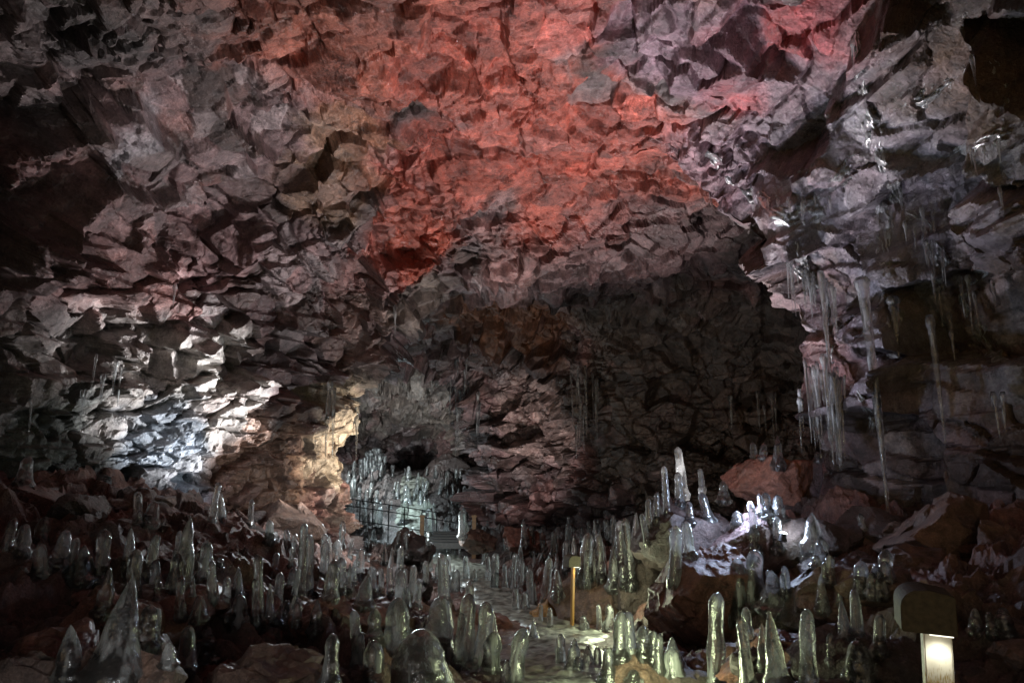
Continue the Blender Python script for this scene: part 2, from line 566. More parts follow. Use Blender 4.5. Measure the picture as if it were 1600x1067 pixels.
# (photo pixel, distance) of a patch, radius in metres, colour, strength
PATCH = [
    ((850, 230), 9.0, 1.7, (0.37, 0.088, 0.06), 1.0), ((1000, 250), 9.3, 1.1, (0.36, 0.095, 0.07), 1.0),
    ((650, 230), 9.0, 1.0, (0.34, 0.085, 0.06), 0.9), ((660, 60), 6.6, 1.2, (0.38, 0.115, 0.08), 1.0),
    ((860, 20), 6.2, 0.9, (0.40, 0.11, 0.09), 0.9), ((450, 30), 6.2, 1.0, (0.30, 0.12, 0.085), 0.9),
    ((900, 320), 11.0, 1.2, (0.36, 0.10, 0.072), 1.0), ((1020, 300), 10.8, 0.9, (0.36, 0.10, 0.072), 1.0),
    ((1200, 120), 7.0, 0.7, (0.48, 0.11, 0.11), 1.0), ((1285, 95), 6.8, 0.55, (0.44, 0.07, 0.07), 0.9),
    ((1150, 160), 7.6, 0.4, (0.42, 0.10, 0.10), 0.9), ((640, 380), 12.0, 0.9, (0.33, 0.08, 0.05), 0.9),
    ((520, 110), 7.4, 1.0, (0.34, 0.11, 0.075), 0.8), ((760, 120), 7.4, 1.1, (0.40, 0.10, 0.07), 0.9), ((700, 300), 10.5, 1.0, (0.36, 0.09, 0.06), 0.8), ((330, 20), 6.0, 0.7, (0.26, 0.10, 0.075), 0.8), ((540, 220), 8.8, 0.7, (0.28, 0.17, 0.09), 0.55), ((520, 300), 9.6, 0.7, (0.27, 0.17, 0.10), 0.5),
    ((800, 500), 17.0, 1.6, (0.22, 0.09, 0.045), 0.8), ((1000, 420), 13.0, 1.8, (0.15, 0.09, 0.09), 0.8),
    ((1060, 80), 7.0, 0.8, (0.21, 0.14, 0.175), 0.9), ((1120, 280), 9.2, 0.8, (0.18, 0.13, 0.15), 0.85),
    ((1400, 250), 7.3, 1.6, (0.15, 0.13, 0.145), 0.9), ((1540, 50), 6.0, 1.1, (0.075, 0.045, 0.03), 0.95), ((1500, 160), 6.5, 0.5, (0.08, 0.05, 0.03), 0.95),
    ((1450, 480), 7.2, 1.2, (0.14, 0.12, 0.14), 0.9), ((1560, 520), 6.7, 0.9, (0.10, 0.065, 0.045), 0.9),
    ((270, 640), 8.8, 1.2, (0.52, 0.50, 0.47), 0.9), ((100, 620), 7.6, 1.3, (0.21, 0.19, 0.18), 0.8),  # first patch: the lamp's white pool of light put into the colour
    ((250, 730), 8.8, 0.9, (0.20, 0.24, 0.29), 0.9), ((80, 730), 7.4, 0.9, (0.09, 0.10, 0.09), 0.9),  # first patch: cool light on the lower wall put into the colour
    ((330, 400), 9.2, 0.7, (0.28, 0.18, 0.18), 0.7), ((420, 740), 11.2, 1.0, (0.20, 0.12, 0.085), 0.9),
    ((540, 680), 12.6, 0.9, (0.46, 0.39, 0.31), 1.0), ((560, 520), 12.4, 0.7, (0.20, 0.14, 0.12), 0.8),  # first patch: cream lamp light painted into the pier edge
    ((120, 50), 6.0, 1.2, (0.10, 0.09, 0.09), 0.8), ((90, 380), 7.6, 1.0, (0.15, 0.11, 0.11), 0.6),
    ((650, 620), 24.0, 2.6, (0.19, 0.165, 0.14), 0.8), ((830, 660), 18.8, 1.3, (0.30, 0.22, 0.20), 0.9),
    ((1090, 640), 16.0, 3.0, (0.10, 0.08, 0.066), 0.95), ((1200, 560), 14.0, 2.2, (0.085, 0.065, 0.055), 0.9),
    ((660, 480), 13.0, 0.6, (0.16, 0.13, 0.11), 0.9), ((980, 520), 16.5, 1.3, (0.10, 0.08, 0.07), 0.9),
]
BS = B[::8, ::8]
BASE = BVHTree.FromPolygons([tuple(v) for v in BS.reshape(-1, 3)], [tuple(f) for f in grid_faces(BS.shape[0], BS.shape[1])])
edge = 0.55 * G2 + 0.35 * (rB[:, 3] - 0.5)
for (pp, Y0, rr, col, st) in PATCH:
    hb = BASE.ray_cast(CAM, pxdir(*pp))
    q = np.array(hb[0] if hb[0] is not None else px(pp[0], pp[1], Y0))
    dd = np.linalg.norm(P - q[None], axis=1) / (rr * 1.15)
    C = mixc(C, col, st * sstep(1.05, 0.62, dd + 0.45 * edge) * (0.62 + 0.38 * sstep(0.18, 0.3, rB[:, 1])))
C *= (0.6 + 0.75 * rB[:, 2:3]) * (0.75 + 0.5 * rC[:, 2:3]) * (1 + 0.18 * G2[:, None])
C = np.clip(C, 0.015, 0.7)
GL = np.zeros(len(P), np.float32)
vein = sstep(-0.35, 0.35, fbm(P * np.array([1, 1, 0.45]), 2.2, 4, 640))
for (pp, rr) in [((1390, 210), 1.0), ((1500, 190), 0.8), ((1350, 340), 0.8), ((1570, 110), 0.7), ((1470, 480), 0.9), ((1290, 420), 0.6), ((1560, 520), 0.8), ((1230, 330), 0.6), ((215, 215), 0.5)]:
    hb = BASE.ray_cast(CAM, pxdir(*pp))
    q = np.array(hb[0])
    GL = np.maximum(GL, sstep(1.1, 0.6, np.linalg.norm(P - q[None], axis=1) / rr + 0.3 * edge) * (0.35 + 0.65 * vein))
C = mixc(C, (0.26, 0.27, 0.30), 0.45 * GL * vein)
C = np.concatenate([C, 1 - GL[:, None]], 1).astype(np.float32)

D3 = D.reshape(ny, nw, 3)
C3 = C.reshape(ny, nw, 4)
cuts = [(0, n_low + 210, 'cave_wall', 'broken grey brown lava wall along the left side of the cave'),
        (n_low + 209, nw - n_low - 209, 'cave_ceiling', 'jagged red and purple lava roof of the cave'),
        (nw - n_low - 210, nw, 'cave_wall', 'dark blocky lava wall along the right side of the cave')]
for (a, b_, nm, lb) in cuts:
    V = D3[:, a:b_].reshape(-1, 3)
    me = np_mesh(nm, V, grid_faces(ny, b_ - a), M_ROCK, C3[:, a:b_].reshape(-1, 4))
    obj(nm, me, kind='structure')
# rock closing the far end of the tube
fe = D3[-1]
ctr = fe.mean(0) + np.array([0, 0.6, 0])
V = np.concatenate([fe, ctr[None]], 0)
F = np.stack([np.arange(nw - 1), np.arange(1, nw), np.full(nw - 1, nw)], 1)
obj('cave_wall', np_mesh('cave_end', V, F, M_ROCK, np.full((nw + 1, 3), 0.1, np.float32)), kind='structure')
SH = D3[::5, ::5]
SHELL = BVHTree.FromPolygons([tuple(v) for v in SH.reshape(-1, 3)], [tuple(f) for f in grid_faces(SH.shape[0], SH.shape[1])])

# ------------------------------------------------------------------ floor
fy = np.concatenate([np.linspace(-4, 2.4, 30), 2.5 * np.exp(np.linspace(0, math.log(26.5 / 2.5), 640))])
fx = np.linspace(-8.5, 8.5, 640)
FX, FY = np.meshgrid(fx, fy)
z0 = floor_base(FX, FY)
PF = np.stack([FX.ravel(), FY.ravel(), z0.ravel()], 1)
Qf = PF + np.stack([fbm(PF, 2.0, 3, 701 + k) for k in range(3)], 1) * 0.1
pd = np.abs(PF[:, 0] - path_x(PF[:, 1])) + 0.15 * fbm(PF, 1.7, 3, 720)
offp = sstep(0.45, 1.0, pd)
h1, r1 = facets(Qf, (0.75, 0.75, 0.75), 11, 1.0, 1.6, 0.5, 0.1)
h2, r2 = facets(Qf, (0.3, 0.3, 0.3), 12, 1.0, 4.0, 0.7, 0.12)
h3_, r3 = facets(Qf, (0.11, 0.11, 0.11), 13, 1.0, 9.0, 0.6, 0.12)
zf = PF[:, 2] + offp * (0.13 * h1 + 0.075 * h2) + (0.01 + 0.02 * offp) * h3_ + 0.012 * fbm(PF, 8, 3, 730)
PF[:, 2] = zf
G = fbm(PF, 1.2, 4, 740)
CF = np.zeros((len(PF), 3), np.float32) + np.array([0.13, 0.07, 0.056], np.float32)
CF = mixc(CF, (0.09, 0.06, 0.05), sstep(0.3, 0.7, r2[:, 4]))
CF = mixc(CF, (0.19, 0.095, 0.07), 0.7 * sstep(0.0, 0.5, G))
CF = mixc(CF, (0.12, 0.12, 0.12), 0.7 * sstep(13, 17, PF[:, 1]))
CF *= 0.7 + 0.6 * r2[:, 2:3]
ffaces = grid_faces(len(fy), len(fx))
obj('ground', np_mesh('ground', PF, ffaces, M_FLOOR, CF), kind='structure')
GZ = PF[:, 2].reshape(len(fy), len(fx))


def ground_z(x, y):
    i = np.clip(np.searchsorted(fy, y) - 1, 0, len(fy) - 2)
    j = int(np.clip((x - fx[0]) / (fx[1] - fx[0]), 0, len(fx) - 2))
    return float(GZ[i, j])


gv = [tuple(v) for v in PF.reshape(len(fy), len(fx), 3)[::2, ::2].reshape(-1, 3)]
gf = [tuple(f) for f in grid_faces(len(fy[::2]), len(fx[::2]))]

# frozen path: a sheet of bumpy ice over the rock
pyv = np.linspace(1.0, 22, 520)
pu = np.linspace(-1, 1, 60)
PU, PY = np.meshgrid(pu, pyv)
q0 = np.stack([PU.ravel() * 0, PY.ravel(), PU.ravel()], 1)
wl = 0.46 + 0.2 * fbm(np.stack([PY.ravel(), np.sign(PU.ravel()) * 3, PU.ravel() * 0], 1), 1.5, 3, 801)
PX = path_x(PY.ravel()) + PU.ravel() * wl
pz = floor_base(PX, PY.ravel()) + 0.035 - 0.09 * np.abs(PU.ravel()) ** 6
pp = np.stack([PX, PY.ravel(), pz], 1)
pp[:, 2] += 0.02 * fbm(pp, 5, 4, 810) + 0.012 * np.abs(fbm(pp, 14, 3, 820))
M_PATH, t_, b_ = nodes('path_ice')
L_ = t_.links.new
tc_ = N(t_, 'ShaderNodeTexCoord')
n_ = N(t_, 'ShaderNodeTexNoise')
n_.inputs['Scale'].default_value = 9
n_.inputs['Detail'].default_value = 8
L_(tc_.outputs['Object'], n_.inputs['Vector'])
L_(ramp(t_, n_.outputs[0], 0.36, (0.07, 0.07, 0.055, 1), 0.66, (0.42, 0.44, 0.38, 1)), b_.inputs['Base Color'])
b_.inputs['Roughness'].default_value = 0.3
b_.inputs['Specular IOR Level'].default_value = 0.7
bb_ = N(t_, 'ShaderNodeBump')
bb_.inputs['Strength'].default_value = 0.7
bb_.inputs['Distance'].default_value = 0.03
L_(n_.outputs[0], bb_.inputs['Height'])
L_(bb_.outputs[0], b_.inputs['Normal'])
obj('path', np_mesh('path', pp, grid_faces(len(pyv), len(pu)), M_PATH, smooth=True), kind='structure')

# ------------------------------------------------------------------ boulders
def ico(sub):
    import bmesh
    bm = bmesh.new()
    bmesh.ops.create_icosphere(bm, subdivisions=sub, radius=1.0)
    v = np.array([x.co[:] for x in bm.verts], np.float64)
    f = np.array([[w.index for w in x.verts] for x in bm.faces], np.int32)
    bm.free()
    return v, f


ICO = {k: ico(k) for k in (4, 5, 6)}
bvs, bfs = list(gv), list(gf)


def boulder(c, size, col, seed, sub=5, label='', group=None, rough=1.0, nplane=13):
    rs = np.random.RandomState(seed)
    d, f = ICO[sub]
    n = rs.normal(size=(nplane, 3))
    n /= np.linalg.norm(n, axis=1, keepdims=True)
    dist = rs.uniform(0.62, 1.0, nplane)
    dt = d @ n.T
    r = np.min(np.where(dt > 0.05, dist[None] / np.maximum(dt, 0.05), 9), axis=1)
    r = np.minimum(r, 1.25)
    v = d * r[:, None]
    sz = np.asarray(size, float)
    v = v * sz[None]
    a = rs.uniform(0, 6.28)
    ca, sa = math.cos(a), math.sin(a)
    v = v @ np.array([[ca, sa, 0], [-sa, ca, 0], [0, 0, 1]])
    w = v + np.asarray(c)[None]
    m = float(sz.mean())
    nn = fbm(w, 2.2 / m, 4, seed) * 0.035 * m + fbm(w, 8 / m, 4, seed + 5, 0.6) * 0.03 * m * rough
    hh, rr = facets(w, (0.55 * m,) * 3, seed + 9, 0.07 * m, 0.3, 0.05 * m, 0.07, 0.12, 0.5)
    v = v + d * (nn + hh)[:, None]
    col = np.asarray(col, np.float32)
    cc = col[None] * (0.75 + 0.5 * rr[:, 2:3]) * (1 + 0.25 * fbm(w, 3 / m, 3, seed + 3)[:, None])
    me = np_mesh('boulder', v, f, M_BOULD, np.clip(cc, 0.01, 0.7).astype(np.float32))
    o = obj('boulder', me, label=label, cat='boulder', group=group)
    o.location = c
    base = len(bvs)
    if sub > 4:
        d4, f4 = ICO[4]
        # the coarse icosphere's vertices come first in the finer one only approximately: use the full mesh
    bvs.extend([tuple(x) for x in (v + np.asarray(c)[None])])
    bfs.extend([tuple(int(i) + base for i in x) for x in f])
    return o


RED, BRN, DRK, PUR = (0.17, 0.075, 0.055), (0.14, 0.085, 0.062), (0.075, 0.055, 0.05), (0.13, 0.085, 0.085)
# pixel centre, distance, width px, height px, colour, label
BL = [
    (28, 800, 6.6, 105, 110, RED, 'rust red boulder at the left edge of the photo carrying one stubby stalagmite'),
    (12, 890, 5.6, 90, 75, RED, 'red boulder low at the left edge under a row of small stalagmites'),
    (70, 960, 5.0, 130, 110, BRN, 'brown boulder left of the big clear ice cone'),
    (345, 838, 9.0, 100, 46, DRK, 'dark slab at the foot of the brightly lit left wall with two stalagmites on top'),
    (205, 835, 8.2, 70, 60, RED, 'small dark red rock left of the dark slab under the lit wall'),
    (265, 948, 5.9, 130, 52, BRN, 'flat brown slab right of the big clear ice cone'),
    (330, 1000, 5.2, 160, 62, DRK, 'dark flat ledge rock with a row of tall stalagmites on its top'),
    (150, 1062, 4.4, 150, 90, RED, 'red boulder under the big clear ice cone at bottom left'),
    (345, 1052, 4.6, 130, 60, RED, 'rust red boulder at the bottom edge right of the ice cone'),
    (450, 1062, 4.7, 150, 60, BRN, 'wet brown boulder at the bottom edge left of the ice dome'),
    (475, 950, 6.2, 150, 45, DRK, 'dark ledge under the tall double ice column'),
    (430, 830, 10.0, 110, 70, BRN, 'brown boulder at the foot of the rock pier'),
    (600, 935, 8.0, 60, 36, RED, 'small red rock between the stalagmites left of the path'),
    (530, 965, 6.0, 100, 60, RED, 'red rock behind the foreground stalagmites left of the ice dome'),
    (945, 955, 8.6, 120, 110, BRN, 'brown boulder with an icy edge right of the far bollard'),
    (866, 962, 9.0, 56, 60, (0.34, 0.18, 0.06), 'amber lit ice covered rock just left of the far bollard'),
    (1000, 930, 8.2, 90, 120, DRK, 'dark rock right of the icy edged boulder'),
    (1098, 945, 6.4, 130, 140, RED, 'large rounded red brown boulder right of the path'),
    (1072, 838, 7.6, 150, 100, DRK, 'dark purple boulder on the mound carrying leaning stalagmites'),
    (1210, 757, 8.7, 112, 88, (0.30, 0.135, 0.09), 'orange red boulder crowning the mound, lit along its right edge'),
    (1275, 755, 9.0, 90, 75, PUR, 'purple glazed rock right of the orange boulder on the mound'),
    (1340, 780, 8.6, 80, 70, RED, 'red rock at the foot of the icicle bundle'),
    (1250, 860, 7.3, 170, 90, DRK, 'wet dark rock under the blue lit ice on the mound'),
    (1180, 850, 7.0, 90, 80, PUR, 'purple wet rock in the middle of the mound'),
    (1360, 850, 7.2, 120, 80, DRK, 'dark rock right of the blue lit ice'),
    (1485, 848, 6.2, 150, 100, BRN, 'rough brown boulder below the right wall, behind the near bollard'),
    (1585, 880, 5.6, 90, 90, BRN, 'brown boulder at the right edge of the photo'),
    (1300, 950, 5.6, 170, 100, DRK, 'dark glazed rock left of the near bollard'),
    (1560, 985, 4.4, 120, 70, DRK, 'dark rock right of the near bollard with small ice stubs'),
    (1230, 1040, 4.4, 150, 80, RED, 'wet red boulder at the bottom edge left of the near bollard'),
    (1010, 1060, 5.0, 120, 70, BRN, 'brown rock at the bottom edge right of the icy path'),
    (1400, 1040, 3.6, 110, 70, DRK, 'dark rock at the foot of the near bollard'),
    (640, 860, 12.5, 60, 60, DRK, 'dark rock left of the pale far end of the path'),
    (750, 850, 13.5, 45, 34, BRN, 'brown rock right of the pale far end of the path'),
    (815, 845, 13.0, 60, 40, RED, 'dark red rock in the crowd of far stalagmites'),
    (700, 755, 22.5, 60, 60, DRK, 'dark rock under the white stalagmites of the far chamber'),
]
for k, (x, y, Y, w, h, col, lb) in enumerate(BL):
    c = px(x, y, Y)
    sx = w * 0.5 * Y / FPX * 1.15
    szz = h * 0.5 * Y / FPX * 1.15
    boulder((c.x, c.y + sx * 0.2, c.z), (sx, sx * 0.95, szz), col, 1000 + k, 5 if Y > 7 else 6, lb)
# smaller loose stones over both banks
rs = np.random.RandomState(5)
cnt = 0
while cnt < 110:
    Y = 3.2 + 11 * rs.rand() ** 1.2
    X = rs.uniform(-0.62, 0.7) * Y
    if abs(X - path_x(Y)) < 0.75 or X > 4.2 or X < -5:
        continue
    s_ = 0.1 + 0.2 * rs.rand() ** 2
    z = ground_z(X, Y)
    lb = ('small loose dark stone in the rubble of the left bank' if X < path_x(Y) else 'small loose dark stone in the rubble of the right bank')
    boulder((X, Y, z + 0.1 * s_), (s_ * rs.uniform(0.9, 1.3), s_, s_ * rs.uniform(0.6, 0.9)),
            [RED, BRN, DRK][rs.randint(3)], 2000 + cnt, 4, lb, 'loose stones on the ' + ('left' if X < path_x(Y) else 'right') + ' bank')
    cnt += 1
GROUND = BVHTree.FromPolygons(bvs, [tuple(int(i) for i in f) for f in bfs])


def ground_hit(x, y, ymax=25.0):
    h = GROUND.ray_cast(CAM, pxdir(x, y))
    if h[0] is None or h[0].y > ymax or h[0].y < 1.0:
        return None
    return h[0]


# small floodlight hidden in the ice of the mound
def floodlight(loc, target, label, power, color):
    import bmesh
    root = bpy.data.objects.new('floodlight', None)
    COL.objects.link(root)
    root.location = loc
    dv = Vector(target) - Vector(loc)
    root.rotation_euler = dv.to_track_quat('-Y', 'Z').to_euler()
    finish(root, '', label=label, cat='floodlight')
    mh = plain('black_housing', (0.03, 0.03, 0.03), 0.4)
    bm = bmesh.new()
    bmesh.ops.create_cone(bm, cap_ends=True, segments=24, radius1=0.04, radius2=0.028, depth=0.08,
                          matrix=Matrix.Translation((0, 0.05, 0)) @ Matrix.Rotation(R(90), 4, 'X'))
    me = bpy.data.meshes.new('housing')
    bm.to_mesh(me)
    bm.free()
    me.materials.append(mh)
    obj('housing', me, parent=root)
    ml, te, be = nodes('flood_lens')
    be.inputs['Emission Color'].default_value = (*color, 1)
    be.inputs['Emission Strength'].default_value = 12
    bm = bmesh.new()
    bmesh.ops.create_uvsphere(bm, u_segments=20, v_segments=12, radius=0.032, matrix=Matrix.Translation((0, 0.012, 0)) @ Matrix.Diagonal((1, 0.4, 1, 1)))
    me = bpy.data.meshes.new('lens')
    bm.to_mesh(me)
    bm.free()
    me.materials.append(ml)
    obj('lens', me, parent=root)
    l = bpy.data.lights.new('flood_beam', 'POINT')
    l.energy = power
    l.color = color
    l.shadow_soft_size = 0.03
    lo = bpy.data.objects.new('flood_beam', l)
    lo.location = (0, -0.05, 0)
    COL.objects.link(lo)
    lo.parent = root


hh = ground_hit(1219, 846)
print('mound lamp', hh)
ML = hh + Vector((0.0, -0.10, 0.10))
floodlight(ML, ML + Vector((0.25, 0.15, 1.0)), 'small floodlight shining out from behind the blue ice on the mound', 5, (0.76, 0.88, 1.0))

# ------------------------------------------------------------------ ice
def lathe(profile, seed, lump=0.06, seg=20, bend=0.0):
    """closed lumpy lathe, profile = [(radius, z)] bottom to top, last radius 0"""
    rs = np.random.RandomState(seed)
    pr = np.array(profile)
    n = len(pr)
    a = np.arange(seg) * 2 * math.pi / seg
    ph = rs.uniform(0, 6.28, 4)
    z = pr[:, 1:2]
    Hh = pr[-1, 1]
    lobes = 1 + lump * (np.sin(2 * a[None] + ph[0] + z / Hh * 2.0) * 0.7 + np.sin(3 * a[None] + ph[1] - z / Hh * 3.0) * 0.5) \
        + lump * 0.7 * np.sin(z / Hh * rs.uniform(7, 14) + ph[2]) * np.ones(seg)[None]
    rr = pr[:, 0:1] * lobes
    bx_ = bend * (z / Hh) ** 2 * Hh
    V = np.stack([rr * np.cos(a)[None] + bx_, rr * np.sin(a)[None] + 0 * bx_, np.repeat(z, seg, 1)], -1).reshape(-1, 3)
    F = []
    for i in range(n - 1):
        for j in range(seg):
            j2 = (j + 1) % seg
            F.append((i * seg + j, i * seg + j2, (i + 1) * seg + j2, (i + 1) * seg + j))
    me = bpy.data.meshes.new('ice')
    nb = len(V)
    verts = [tuple(v) for v in V] + [(0, 0, float(z[0, 0])), (float(bx_[-1, 0]), 0, float(Hh))]
    for j in range(seg):
        j2 = (j + 1) % seg
        F.append((j2, j, nb))
        F.append(((n - 1) * seg + j, (n - 1) * seg + j2, nb + 1))
    me.from_pydata(verts, [], F)
    me.polygons.foreach_set('use_smooth', np.ones(len(F), bool))
    me.update()
    return me


def stal_profile(w, h, shape, flare=0.2, kb=(0, 0.5, 0.5)):
    r = w / 2
    pts = []
    n = 30
    sink = min(0.08, 0.25 * h)
    pts.append((r * 1.1, -sink))
    for i in range(n):
        t = i / (n - 1)
        t = 1 - (1 - t) ** 1.7
        if shape == 'cone':
            q = 1.0 * (1 - t) ** 0.62 * (0.75 + 0.25 * (1 - t))
        elif shape == 'dome':
            q = math.sqrt(max(0, 1 - t ** 2.4))
        elif shape == 'ogive':
            q = (1 - t ** 2.0) ** 0.8
        else:
            cap = min(0.6, 1.5 * r / h)
            b = 1.0 - 0.16 * t
            if t > 1 - cap:
                u = (t - (1 - cap)) / cap
                b *= max(0, 1 - u ** 2.2) ** 0.55
            q = b
        q *= 1 + kb[0] * math.exp(-((t - kb[1]) / 0.09) ** 2) - 0.6 * kb[0] * math.exp(-((t - kb[2]) / 0.07) ** 2)
        q += flare * math.exp(-t * h / (0.3 * w + 1e-6))
        if i == n - 1:
            q = 0.04
        pts.append((max(q * r, 0.02 * r), t * h))
    return pts


stal_meshes = []


def stalagmite(base, w, h, shape, seed, mat, label, group=None, bend=None):
    rs = random.Random(seed)
    me = lathe(stal_profile(w, h, shape, rs.uniform(0.2, 1.0), (rs.uniform(-0.05, 0.2), rs.uniform(0.15, 0.7), rs.uniform(0.15, 0.7))), seed, rs.uniform(0.03, 0.1), 20, rs.uniform(-0.08, 0.08) if bend is None else bend)
    if rs.random() < 0.3 and shape != 'dome':
        a_ = rs.uniform(0, 6.28)
        m2 = lathe(stal_profile(w * rs.uniform(0.55, 0.8), h * rs.uniform(0.35, 0.75), 'bullet', 0.4), seed + 1, 0.07, 16, 0)
        v2 = np.array([v.co[:] for v in m2.vertices]) + np.array([math.cos(a_) * w * 0.42, math.sin(a_) * w * 0.42, 0])
        v1 = [tuple(v.co) for v in me.vertices]
        f1 = [tuple(p.vertices) for p in me.polygons]
        n1 = len(v1)
        f1 += [tuple(i + n1 for i in p.vertices) for p in m2.polygons]
        bpy.data.meshes.remove(m2)
        me = bpy.data.meshes.new('ice')
        me.from_pydata(v1 + [tuple(v) for v in v2], [], f1)
        me.polygons.foreach_set('use_smooth', np.ones(len(f1), bool))
        me.update()
    me.materials.append(mat)
    o = obj('ice_stalagmite', me, label=label, cat='stalagmite', group=group)
    o.location = base
    o.rotation_euler = (rs.gauss(0, 0.05), rs.gauss(0, 0.05), rs.uniform(0, 6.28))
    return o


